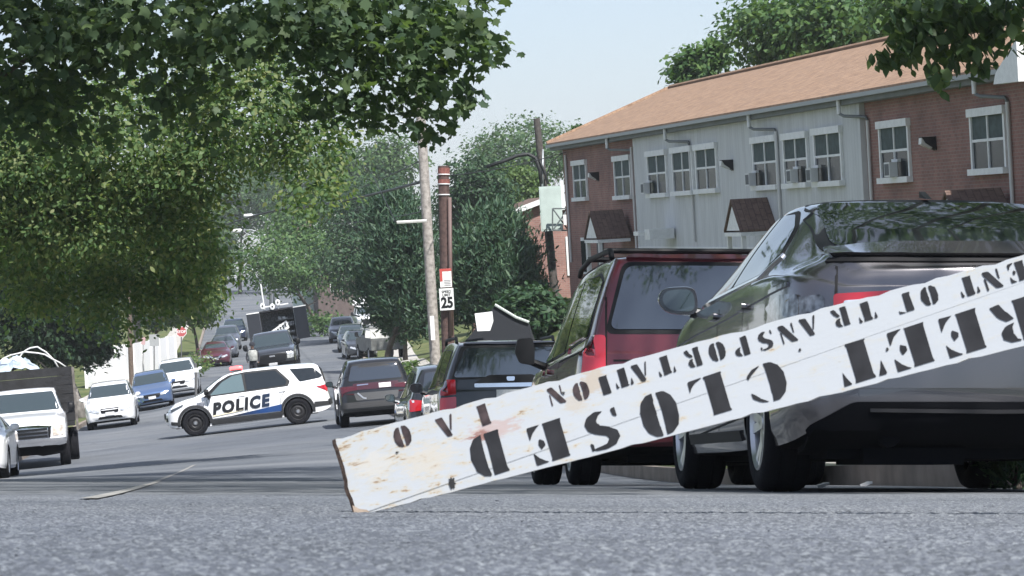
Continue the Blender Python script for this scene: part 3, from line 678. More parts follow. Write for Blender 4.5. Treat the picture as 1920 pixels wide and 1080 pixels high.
def crossover():
    pm = paint('charcoal_paint', (.03, .033, .038), metal=.5, rough=.3)
    c = Car('crossover', 'charcoal crossover parked between the black SUV and the unmarked patrol SUV', 'car', pose(-1.33, 60.1, -6.5), CROSS, pm, wells=[(-1.32, .39, .925), (1.32, .39, .925)])
    c.wheels((-1.32, 1.32), .345, .23, .92, 'alloy', 5)
    c.patch('rear_window', 'rear', [(-.66, 1.06), (.66, 1.06), (.57, 1.5), (-.57, 1.5)], GLASSR, .008, rnd_=.06)
    sidewin(c, GLASSR, [[(.82, 1.05), (.45, 1.42), (.2, 1.53), (.2, 1.05)], [(.14, 1.05), (.14, 1.54), (-.7, 1.54), (-.75, 1.06)], [(-.83, 1.07), (-.8, 1.53), (-1.4, 1.48), (-1.75, 1.2)]])
    for vw, sg in (('L', -1), ('R', 1)):
        c.patch('tail_light', 'rear', [(sg*.52, .84), (sg*.88, .80), (sg*.86, 1.02), (sg*.60, .99)], REDL, .02, rnd_=.03)
        c.patch('tail_light', vw, [(-1.85, .88), (-2.1, .82), (-2.08, 1.0), (-1.95, 1.01)], CLEARL, .012, rnd_=.02)
        c.seams('door_seam', vw, [[(.85, 1.0), (.85, .35)], [(.17, 1.02), (.17, .35)], [(-.78, 1.02), (-.85, .5)]], .014)
        mirror(c, sg*.93, .78, 1.06, .21, .16, .12, pm, .35)
    c.patch('licence_plate', 'rear', [(-.25, .72), (.25, .72), (.25, .86), (-.25, .86)], PLATE, .014)
    c.patch('bumper', 'rear', [(-.84, .4), (.84, .4), (.86, .62), (-.86, .62)], pmat('grey_plastic', (.07, .07, .07), rough=.6), .03, rnd_=.05)
crossover()
def explorer(name, label, M, pm, police):
    c = Car(name, label, 'police car', M, EXPL, pm, wells=[(-1.515, .435, 1.0), (1.515, .435, 1.0)])
    c.wheels((-1.515, 1.515), .385, .25, 1.0, 'steel' if police else 'alloy', 5, .66)
    tr = pmat('arch_plastic', (.02, .021, .023), rough=.55)
    for vw, sg in (('L', -1), ('R', 1)):
        for ya in (-1.515, 1.515): c.patch('arch_trim', vw, ringpts((ya, .40), .435, .52, -8, 188), tr, .016, step=.05)
        c.patch('sill_trim', vw, [(1.04, .27), (-1.04, .27), (-1.03, .44), (1.03, .44)], tr, .016, rnd_=.02)
        c.patch('bumper_trim', vw, [(-1.98, .46), (-2.5, .48), (-2.5, .60), (-2.03, .62)], tr, .014, rnd_=.02)
        c.patch('bumper_trim', vw, [(1.98, .36), (2.22, .40), (2.22, .50), (1.98, .46)], tr, .014, rnd_=.02)
        gw = GLASSC if police else GLASS
        c.patch('window_trim', vw, [(1.22, 1.10), (.75, 1.50), (.40, 1.67), (-.1, 1.72), (-1.02, 1.715), (-1.38, 1.30), (-1.30, 1.16)], BLACK, .004, rnd_=.04)
        c.patch('side_window', vw, [(1.02, 1.14), (.62, 1.49), (.30, 1.64), (.02, 1.665), (-.02, 1.17)], pmat('sky_toned_side_glass', (.10, .145, .155), rough=.05, ior=1.8) if police else GLASS, .010, rnd_=.03)  # police pane is opaque: sky seen through it is put into the colour
        c.patch('side_window', vw, [(-.09, 1.17), (-.06, 1.665), (-.98, 1.665), (-1.28, 1.33), (-1.23, 1.205)], GLASS, .010, rnd_=.03)
        c.patch('rear_quarter_window', vw, [(-1.40, 1.655), (-2.10, 1.62), (-2.34, 1.36), (-2.26, 1.30), (-1.66, 1.25)], GLASS, .010, rnd_=.04)
        c.seams('door_seam', vw, [[(1.12, 1.1), (1.08, .46)], [(-.05, 1.14), (-.05, .46)], [(-1.3, 1.18), (-1.05, .85), (-1.0, .46)]], .012)
        for y in (.18, -1.02): c.patch('door_handle', vw, [(y, 1.02), (y-.2, 1.025), (y-.2, 1.055), (y, 1.05)], pm, .03, rnd_=.012)
        c.patch('tail_light', vw, [(-2.12, 1.06), (-2.52, 1.10), (-2.52, .84), (-2.42, .90)], DREDL if not police else REDL, .014, rnd_=.02)
        c.patch('tail_light', 'rear', [(sg*.93, .90), (sg*.93, 1.08), (sg*.50, 1.06), (sg*.50, .98), (sg*.72, .96)], DREDL if not police else REDB, .018, rnd_=.02)
        c.patch('headlight', 'front', [(sg*.86, .80), (sg*.80, .92), (sg*.46, .86), (sg*.48, .78)], CLEARL, .014, rnd_=.02)
        c.patch('headlight', vw, [(2.22, .84), (1.80, .98), (1.84, .91), (2.18, .77)], pmat('dark_lamp', (.06, .07, .08), rough=.15, coat=1), .014, rnd_=.01)
        mirror(c, sg*1.02, .98, 1.14, .22, .17, .13, BLACK, .35)
    c.patch('windscreen', 'front', [(-.76, 1.2), (.76, 1.2), (.62, 1.64), (-.62, 1.64)], GLASSC, .008, rnd_=.05)
    c.patch('rear_window', 'rear', [(-.72, 1.22), (.72, 1.22), (.60, 1.62), (-.60, 1.62)], GLASSR, .010, rnd_=.06)
    c.patch('window_trim', 'rear', [(-.76, 1.19), (.76, 1.19), (.63, 1.66), (-.63, 1.66)], BLACK, .004, rnd_=.06)
    c.patch('grille', 'front', [(-.44, .58), (.44, .58), (.50, .80), (-.50, .80)], BLACK, .014, rnd_=.04)
    c.patch('fog_lamp', 'front', [(-.72, .5), (-.56, .5), (-.56, .62), (-.72, .62)], BLACK, .014, rnd_=.03, mir=True)
    c.patch('bumper', 'rear', [(-.92, .50), (.92, .50), (.94, .66), (-.94, .66)], tr, .03, rnd_=.04)
    m = MB(); m.bx(-.6, .6, -2.1, 2.1, .26, .38); m.build('underbody', UNDER, c.root)
    return c
black_ex = paint('deep_black_paint', (.008, .0085, .01), metal=.1, rough=.28)
def unmarked():
    c = explorer('patrol_suv', 'black unmarked patrol SUV seen from behind, nose beside the white police SUV', pose(-3.95, 87.4, -5.2), black_ex, False)
    c.patch('light_panel', 'rear', [(-.62, .98), (.62, .98), (.60, 1.15), (-.60, 1.15)], pmat('dark_burgundy_panel', (.05, .008, .014), rough=.25, coat=1), .016, rnd_=.02)
    c.patch('licence_plate', 'rear', [(.08, 1.0), (.40, 1.0), (.40, 1.12), (.08, 1.12)], PLATE, .024)
    c.patch('reflector', 'rear', [(-.5, 1.09), (-.2, 1.10), (-.2, 1.125), (-.5, 1.12)], CHROME, .024)
    c.patch('tailgate_recess', 'rear', [(-.55, .70), (.55, .70), (.60, .90), (-.60, .90)], pmat('grey_plastic_dark', (.05, .052, .056), rough=.5), .014, rnd_=.04)
    c.strip('exhaust_trim', 'rear', [(-.5, .90), (-.36, .76), (-.28, .74)], .04, ALLOY, .024)
    m = MB(); m.tube([(-.3, -2.40, 1.24), (.1, -2.38, 1.27), (.3, -2.36, 1.30)], .015, 6); m.build('wiper', BLACK, c.root)
unmarked()
def police():
    pm = paint('white_paint', (.78, .79, .80), rough=.3)
    h = pose(-8.07, 95.1, -95)
    c = explorer('police_suv', 'white police SUV with POLICE on its side, parked broadside across the road', h, pm, True)
    blk = pmat('decal_black', (.012, .013, .016), rough=.4); blue = pmat('decal_blue', (.01, .045, .16), rough=.35); gold = pmat('decal_cream', (.75, .68, .5), rough=.4)
    def blend(nm, a, b, y0, y1):
        m, t, bb = _new(nm); tc = t.nodes.new('ShaderNodeTexCoord'); sx = t.nodes.new('ShaderNodeSeparateXYZ'); t.links.new(tc.outputs['Object'], sx.inputs[0])
        mr = t.nodes.new('ShaderNodeMapRange'); mr.inputs[1].default_value = y0; mr.inputs[2].default_value = y1; t.links.new(sx.outputs[1], mr.inputs[0])
        mx = t.nodes.new('ShaderNodeMix'); mx.data_type = 'RGBA'; mx.inputs[6].default_value = (*a, 1); mx.inputs[7].default_value = (*b, 1); t.links.new(mr.outputs[0], mx.inputs[0]); t.links.new(mx.outputs[2], bb.inputs['Base Color']); bb.inputs['Roughness'].default_value = .35; return m
    fade = blend('decal_black_to_blue', (.012, .013, .016), (.012, .05, .17), .3, -.5)
    tf = blend('letter_black_to_blue', (.012, .013, .016), (.012, .03, .075), -.1, -.9)
    for vw, sg in (('L', -1), ('R', 1)):
        y = 1.0 if vw == 'L' else -1.0
        c.patch('side_stripe', vw, [(1.06, .46), (-1.03, .46), (-1.06, .66), (-.2, .56), (.45, .48)], fade, .0185 if vw else .0, rnd_=.01)
        o = c.text('lettering', vw, 'POLICE', (.98 if vw == 'L' else -.98, .58), .46, tf, shear=.22, bold=.026, off=.0225, sx=.96, ang=.055 if vw == 'L' else -.0, space=1.2)
        c.patch('cream_bar', vw, [(.98, .515), (.10, .60), (.10, .635), (.98, .56)], gold, .0225)
        c.patch('door_emblem', vw, [(1.42, .98), (1.20, .98), (1.20, .86), (1.31, .76), (1.42, .86)], pmat('emblem_grey', (.16, .17, .2), rough=.4, noise=(30, .6)), .010, rnd_=.02)
    m = MB(); m.bx(-.55, .55, .0, .32, 1.79, 1.815)
    lb = m.build('light_bar', BLACK, c.root)
    em = pmat('red_beacon', (.9, .06, .06), rough=.2, emit=((1, .10, .10), 2.2))
    m = MB()
    for k in range(6):
        x = -.46+k*.184; m.lathe([(-.19, .001), (-.19, .035), (-.12, .055), (.12, .055), (.19, .035), (.19, .001)], 14, 'Y', (x, .16, 1.86)); 
    m.build('beacon', em, lb, smooth=True, auto=40)
    m = MB(); m.tube([(-.97, 1.06, 1.16), (-1.09, 1.10, 1.22)], .02, 6); m.lathe([(-.07, .03), (-.06, .075), (.05, .085), (.07, .08), (.07, .001)], 16, 'Y', (-1.10, 1.10, 1.26)); m.build('spotlight', BLACK, c.root, smooth=True, auto=40)
    m = MB(); m.tube([(.5, -1.6, 1.79), (.5, -1.62, 2.1)], .012, 5); m.build('aerial', BLACK, c.root)
police()
# ================================================================== the left side
def front_car(name, label, M, rings, pm, cat='car', group=None, hl=None, gr=None, det=True, win=GLASSC, wells=True, bar=None, axle=1.35, r=.33, hw=.9, rim='alloy', plate=True, grm=BLACK):
    c = Car(name, label, cat, M, rings, pm, wells=[(-axle, r+.045, hw+.01), (axle, r+.045, hw+.01)] if wells else None, group=group)
    c.wheels((-axle, axle), r, .23, hw, rim, 5)
    zt = max(q[3] for q in rings); zl = max(q[2] for q in rings)
    wr = rings[len(rings)//2][5]
    c.patch('windscreen', 'front', [(-wr-.10, zl+.11), (wr+.10, zl+.11), (wr-.05, zt-.13), (-wr+.05, zt-.13)], win, .008, rnd_=.06)
    yf = rings[-1][0]; zf = rings[-1][2]; wf = rings[-1][4]
    hl = hl or [(wf*.55, zf+.02), (wf*1.12, zf+.10), (wf*1.16, zf+.02), (wf*.62, zf-.08)]
    c.patch('headlight', 'front', hl, CLEARL, .016, rnd_=.03, mir=True)
    c.patch('grille', 'front', gr or [(-wf*.5, zf-.12), (wf*.5, zf-.12), (wf*.6, zf+.03), (-wf*.6, zf+.03)], grm, .014, rnd_=.04)
    c.patch('air_intake', 'front', [(-wf*.7, zf-.28), (wf*.7, zf-.28), (wf*.6, zf-.2), (-wf*.6, zf-.2)], BLACK, .014, rnd_=.03)
    if plate: c.patch('licence_plate', 'front', [(-.16, zf-.17), (.16, zf-.17), (.16, zf-.05), (-.16, zf-.05)], PLATE, .022)
    y1 = [q for q in rings if q[3] == zt][0][0]
    if det:
        for vw, sg in (('L', -1), ('R', 1)):
            c.patch('side_window', vw, [(y1+1.0, zl+.09), (y1+.55, zt-.2), (y1+.1, zt-.12), (y1+.1, zl+.10)], GLASS, .008, rnd_=.03)
            c.patch('side_window', vw, [(y1+.03, zl+.10), (y1+.03, zt-.12), (y1-.75, zt-.15), (y1-.95, zl+.12)], GLASS, .008, rnd_=.03)
            c.seams('door_seam', vw, [[(y1+1.0, zl), (y1+1.0, .4)], [(y1+.06, zl), (y1+.06, .4)], [(y1-.9, zl), (y1-.8, .4)]], .014)
            mirror(c, sg*(hw+.03), y1+1.0, zl+.08, .2, .16, .12, pm, .35, glass=False)
    return c
wpm = MATS['white_paint']
G1 = 'cars parked along the left kerb'
def lpos(px, d, hd): p = gp(px, d); return pose(p.x, p.y, hd)
front_car('sedan', 'white car cut off by the left edge, in front of the white truck', lpos(-52, 68.5, 175), SEDAN, wpm, group=G1, plate=False)
front_car('suv', 'white SUV with dark grille behind the white truck, left kerb', lpos(214, 117.2, 175), CROSS, wpm, 'SUV', G1, gr=[(-.30, .58), (.30, .58), (.34, .74), (-.34, .74)])
bpm = paint('blue_paint', (.10, .17, .33), metal=.5, rough=.3)
front_car('crossover', 'silvery blue crossover parked between two white cars, left kerb', lpos(290, 142, 174), CROSS, bpm, 'car', G1)
front_car('suv', 'white SUV farthest of the white cars, behind the blue crossover', lpos(338, 152, 176), PILOT, wpm, 'SUV', G1, hw=.99, r=.37, axle=1.4)
mpm = paint('wine_paint', (.11, .022, .04), metal=.4, rough=.3)
c = front_car('sedan', 'wine red sedan with bright V grille, front of the far left row', lpos(407, 192, 176), SEDAN, mpm, 'car', G1)
c.patch('grille_chevron', 'front', [(-.42, .70), (-.34, .70), (0, .50), (.34, .70), (.42, .70), (.08, .42), (-.08, .42)], CHROME, .024)
gpm = paint('slate_paint', (.12, .13, .16), metal=.5, rough=.3); dpm = paint('navy_paint', (.02, .03, .07), metal=.4, rough=.3)
front_car('sedan', 'grey sedan parked right behind the wine red sedan', lpos(421, 203, 176), SEDAN, gpm, 'car', G1, det=False, wells=False)
front_car('crossover', 'slate crossover behind the grey sedan in the far left row', lpos(428, 216, 176), CROSS, gpm, 'car', G1, det=False, wells=False)
front_car('crossover', 'dark navy crossover last in the far left row, beside the dark box truck', lpos(441, 236, 176), CROSS, dpm, 'car', G1, det=False, wells=False)
# ---- white stake-bed truck on the left
def stake_truck():
    p = gp(58, 80.9); M = pose(p.x, p.y, 172)
    c = Car('truck', 'white pickup truck with tall black stake bed, load of junk on top, left kerb', 'truck', M, TRUCK, wpm, wells=[(1.75, .47, 1.01)], group=G1, bulge=(.02, .10))
    for y in (1.75, -2.75):
        for sx in (-1, 1): wheel(c.root, (sx*.89, y, .40), .40, .25, sx, 'steel', 5, .58)
    for sx in (-1, 1): wheel(c.root, (sx*1.13, -2.75, .40), .40, .23, sx, 'steel', 5, .58)
    c.patch('windscreen', 'front', [(-.84, 1.40), (.84, 1.40), (.70, 1.86), (-.70, 1.86)], GLASSC, .008, rnd_=.05)
    g = c.patch('grille', 'front', [(-.56, .72), (.56, .72), (.62, 1.06), (-.62, 1.06)], CHROME, .03, rnd_=.04)
    for z in (.775, .865, .955): c.patch('grille_slot', 'front', [(-.50, z-.02), (.50, z-.02), (.50, z+.035), (-.50, z+.035)], BLACK, .036)
    for sg in (-1, 1): c.patch('grille_slot', 'front', [(sg*.52, .76), (sg*.57, .76), (sg*.58, 1.0), (sg*.52, 1.0)], BLACK, .036)
    c.patch('headlight', 'front', [(.63, .78), (.90, .80), (.90, 1.04), (.64, 1.05)], pmat('amber_clear_lens', (.62, .55, .48), rough=.15, coat=1, noise=(9, .5)), .02, rnd_=.03, mir=True)
    c.patch('bumper', 'front', [(-.90, .60), (.90, .60), (.93, .73), (-.93, .73)], CHROME, .06, rnd_=.03)
    m = MB(); m.prism([(-.92, .58), (.92, .58), (.9, .34), (.35, .30), (.2, .34), (-.2, .34), (-.35, .30), (-.9, .34)], lambda q: (q[0], 2.60, q[1]), lambda q: (q[0], 2.2, q[1])); m.bx(-.8, .8, 1.65, 1.85, .33, .45); m.bx(-.5, .5, -4.4, 2.3, .5, .62); m.build('underbody', UNDER, c.root)
    c.patch('licence_plate', 'front', [(.40, .44), (.72, .44), (.72, .60), (.40, .60)], pmat('orange_plate', (.7, .5, .4), rough=.4, noise=(20, .3)), .05)
    for vw, sg in (('L', -1), ('R', 1)):
        c.patch('side_window', vw, [(.98, 1.40), (.55, 1.82), (-.35, 1.86), (-.35, 1.40)], GLASS, .008, rnd_=.04)
        c.seams('door_seam', vw, [[(1.02, 1.3), (1.02, .65), (-.40, .62), (-.42, 1.85)]], .014)
        mirror(c, sg*1.03, 1.0, 1.42, .2, .30, .12, BLACK, .25, glass=False)
    wood = pmat('weathered_black_wood', (.010, .0105, .012), rough=.8, noise=(5, .5), bump=(14, .5)); grey = pmat('weathered_board', (.13, .12, .11), rough=.9, noise=(6, .45, 8))
    m = MB(); m.bx(-1.2, 1.2, -4.5, -1.15, .92, 1.04)
    for sx in (-1, 1):
        for k in range(6): m.bx(sx*1.20-.02, sx*1.20+.02, -4.5, -1.15, 1.05+k*.235, 1.05+k*.235+.222)
    for k in range(6): m.bx(-1.18, 1.18, -1.19, -1.15, 1.05+k*.235, 1.05+k*.235+.222); m.bx(-1.18, 1.18, -4.5, -4.46, 1.05+k*.235, 1.05+k*.235+.222)
    bed = m.build('stake_bed', wood, c.root)
    m = MB()
    for sx in (-1, 1):
        for y in (-1.25, -2.3, -3.4, -4.4): m.bx(sx*1.225, sx*1.285, y-.05, y+.05, .8, 2.42)
    m.build('stake', grey, bed)
    m = MB(); m.bx(-1.25, -.7, -3.3, -3.27, .35, .85); m.bx(.7, 1.25, -3.3, -3.27, .35, .85); m.build('mud_flap', RUBBER, c.root)
    # the load: tarpaulin and hoops
    tm = pmat('pale_blue_tarp', (.42, .50, .58), rough=.6, noise=(4, .35, 8)); MW = M
    vs = []; n = 14
    for i in range(n+1):
        for j in range(n+1):
            u = i/n*2-1; v = j/n*2-1; vs.append((.25+u*.72, -2.1+v*.8, 2.30+.50*max(0, 1-u*u*.9)*(1-v*v*.6)+rnd.uniform(-.07, .07)))
    m = MB(); m.add(vs, [(i*(n+1)+j, i*(n+1)+j+1, (i+1)*(n+1)+j+1, (i+1)*(n+1)+j) for i in range(n) for j in range(n)])
    t = m.build('tarpaulin', tm); tag(t, 'crumpled pale blue tarpaulin heaped on the stake truck bed', 'tarpaulin'); t.matrix_world = MW
    for i, (x0, x1, h) in enumerate(((-1.1, 1.0, .48), (-.9, .3, .60))):
        m = MB(); m.tube([(x0+(x1-x0)*k/12, -1.5-.5*i, 2.42+h*math.sin(math.pi*k/12)**.8+rnd.uniform(-.02, .02)) for k in range(13)], .022, 6)
        o = m.build('hose', pmat('white_hose', (.6, .6, .58), rough=.5), smooth=True)
        tag(o, ['long white hose arching over the stake truck bed, nearer the cab', 'shorter white hose arching over the tarpaulin on the stake truck'][i], 'hose'); o.matrix_world = MW
stake_truck()
# ---- dark pickup and the black box truck with open doors
def pickup_front(name, label, M, pm, cat='pickup truck', group=None):
    c = Car(name, label, cat, M, TRUCK, pm, wells=[(1.75, .45, 1.01)], bulge=(.02, .1), group=group)
    for y in (1.75, -1.95):
        for sx in (-1, 1): wheel(c.root, (sx*.88, y, .39), .39, .26, sx, 'alloy', 6, .6)
    m = MB(); m.bx(-1.0, 1.0, -3.0, -1.1, .62, 1.28); m.build('cargo_bed', pm, c.root)
    c.patch('windscreen', 'front', [(-.84, 1.38), (.84, 1.38), (.70, 1.86), (-.70, 1.86)], GLASSC, .008, rnd_=.05)
    c.patch('grille', 'front', [(-.56, .72), (.56, .72), (.62, 1.06), (-.62, 1.06)], BLACK, .03, rnd_=.04)
    c.patch('badge', 'front', [(-.12, .95), (.12, .95), (.12, 1.02), (-.12, 1.02)], CHROME, .036)
    c.patch('headlight', 'front', [(.62, .80), (.92, .82), (.92, 1.06), (.64, 1.07)], CLEARL, .02, rnd_=.03, mir=True)
    c.patch('bumper', 'front', [(-.93, .5), (.93, .5), (.93, .70), (-.93, .70)], BLACK, .06, rnd_=.03)
    c.patch('licence_plate', 'front', [(-.18, .58), (.18, .58), (.18, .70), (-.18, .70)], PLATE, .07)
    for vw, sg in (('L', -1), ('R', 1)):
        c.patch('side_window', vw, [(.98, 1.40), (.55, 1.82), (-.6, 1.86), (-.6, 1.40)], GLASS, .008, rnd_=.04)
        mirror(c, sg*1.04, 1.0, 1.42, .22, .30, .12, BLACK, .25, glass=False)
    return c
dkp = paint('dark_grey_paint', (.035, .04, .048), metal=.4, rough=.3)
pickup_front('pickup', 'dark pickup facing the camera in mid road, in front of the black box truck', lpos(519, 139, 177), dkp)
def box_truck():
    p = gp(537, 151); M = pose(p.x, p.y, -4) @ Matrix.Scale(.93, 4, (0, 0, 1))
    r = empty('box_truck', M @ Matrix.Scale(.70, 4, (1, 0, 0)), 'black box truck with both rear doors swung wide open, equipment inside', 'truck')
    bk = pmat('matt_black_paint', (.008, .009, .012), rough=.6); wh = pmat('equipment_white', (.7, .71, .7), rough=.5); gm = pmat('equipment_grey', (.2, .21, .22), rough=.5, noise=(12, .5))
    m = MB(); m.bx(-1.15, 1.15, 0, 6, .95, 1.03); m.bx(-1.15, 1.15, 0, 6, 3.42, 3.5); m.bx(-1.15, -1.09, .001, 6, 1.03, 3.42); m.bx(1.09, 1.15, .001, 6, 1.03, 3.42); m.build('cargo_box', bk, r); m = MB(); m.bx(-1.09, 1.09, 1.4, 1.46, 1.03, 3.42); m.build('bulkhead', gm, r)
    m = MB(); m.bx(-1.0, 1.0, 6.1, 8.2, .8, 2.6); m.build('cab', bk, r)
    for sx, x0 in ((-1, -1.15), (1, 1.15)):
        m = MB(); m.box((x0+sx*.44, -.28, 2.62), (.88, .06, 1.62), R=Matrix.Rotation(sx*-.3, 3, 'Z')); d = m.build('rear_door', pmat('door_navy_black', (.008, .011, .018), rough=.6), r)
        m = MB(); m.box((x0+sx*.44, -.28, 3.455), (.88, .09, .05), R=Matrix.Rotation(sx*-.3, 3, 'Z')); m.build('door_top_edge', wh, d)
    for z in (1.5, 1.85, 2.2, 2.55, 2.9):
        m = MB(); m.bx(-.15, 1.05, .5, 1.35, z, z+.04); m.build('shelf', gm, r)
    m = MB()
    for k in range(44):
        z = rnd.choice((1.54, 1.89, 2.24, 2.59, 2.94)); x = rnd.uniform(-.1, .9); m.bx(x, x+rnd.uniform(.08, .25), .40+k*.002, .9, z, z+rnd.uniform(.06, .2))
    m.build('equipment', pmat('equipment_pale', (.4, .41, .42), rough=.5, noise=(6, .8)), r)
    m = MB(); m.box((.02, .2, 2.42), (1.35, .05, .42), R=Matrix.Rotation(-.36, 3, 'Y')); b = m.build('white_panel', wh, r)
    m = MB()
    for k in range(6): m.box((-.42+k*.18, .165, 2.28+k*.068), (.07, .01, .2), R=Matrix.Rotation(-.36, 3, 'Y')); m.box((-.39+k*.18, .165, 2.34+k*.068), (.1, .01, .04), R=Matrix.Rotation(-.36, 3, 'Y'))
    m.build('panel_marks', BLACK, b)
    m = MB(); m.bx(-1.1, -.25, -.1, .1, 2.05, 2.2); m.build('tail_step', wh, r)
    for x, z in ((-.85, 3.55), (-.2, 3.45), (.2, 3.62)):
        m = MB(); m.tube([(x, .1, 3.5), (x, .1, z+.15)], .03, 6); m.lathe([(-.1, .06), (-.08, .16), (.08, .17), (.1, .12), (.1, .001)], 14, 'Y', (x, .0, z+.2)); m.build('floodlight', wh, r, smooth=True, auto=40)
    m = MB(); m.tube([(-.75, .3, 3.5), (-.75, .3, 4.9)], .05, 8); m.build('mast', wh, r)
    m = MB(); m.bx(-.75, .9, .05, .15, 3.66, 3.72); m.build('roof_bar', wh, r)
    for y in (1.6, 6.9):
        for sx in (-1, 1): wheel(r, (sx*.95, y, .45), .45, .3, sx, 'steel', 5, .6)
box_truck()
# ---- far right row
G2 = 'cars parked far up the right kerb'
c = front_car('crossover', 'dark crossover with bright headlights, farthest left of the far right row', lpos(643, 213, 177), CROSS, gpm, 'car', G2)
front_car('crossover', 'pale-roofed dark crossover in the middle of the far right row', lpos(661, 199, 176), CROSS, paint('steel_paint', (.10, .13, .16), metal=.6, rough=.3), 'car', G2)
front_car('suv', 'dark SUV nearest in the far right row, beside the pickup with the rack', lpos(674, 188, 172), CROSS, dkp, 'SUV', G2)
p = tp(690, 228); M = Matrix.Translation(p) @ Matrix.Rotation(math.radians(-172), 4, 'Z')
c = pickup_front('pickup', 'white pickup truck behind the far right row, under the trees', M, wpm)
m = MB(); m.bx(-.95, .95, -3, -.4, 2.0, 2.55); m.build('ladder_rack', wpm, c.root)
def rack_truck():
    p = tp(714, 180); M = Matrix.Translation(p) @ Matrix.Rotation(math.radians(12), 4, 'Z')
    c = pickup_front('pickup', 'dark pickup with a pale rail round its bed, just above the unmarked patrol SUV', M, pmat('dusty_grey_paint', (.12, .125, .12), rough=.4, noise=(3, .4)))
    m = MB()
    for sx in (-1, 1): m.bx(sx*.98-.04, sx*.98+.04, -3.0, .3, 1.72, 1.80)
    for y in (-2.95, -1.1): m.bx(-1, 1, y-.03, y+.03, 1.25, 1.72)
    m.build('bed_rail', pmat('pale_rail', (.6, .6, .56), rough=.5), c.root)
rack_truck()
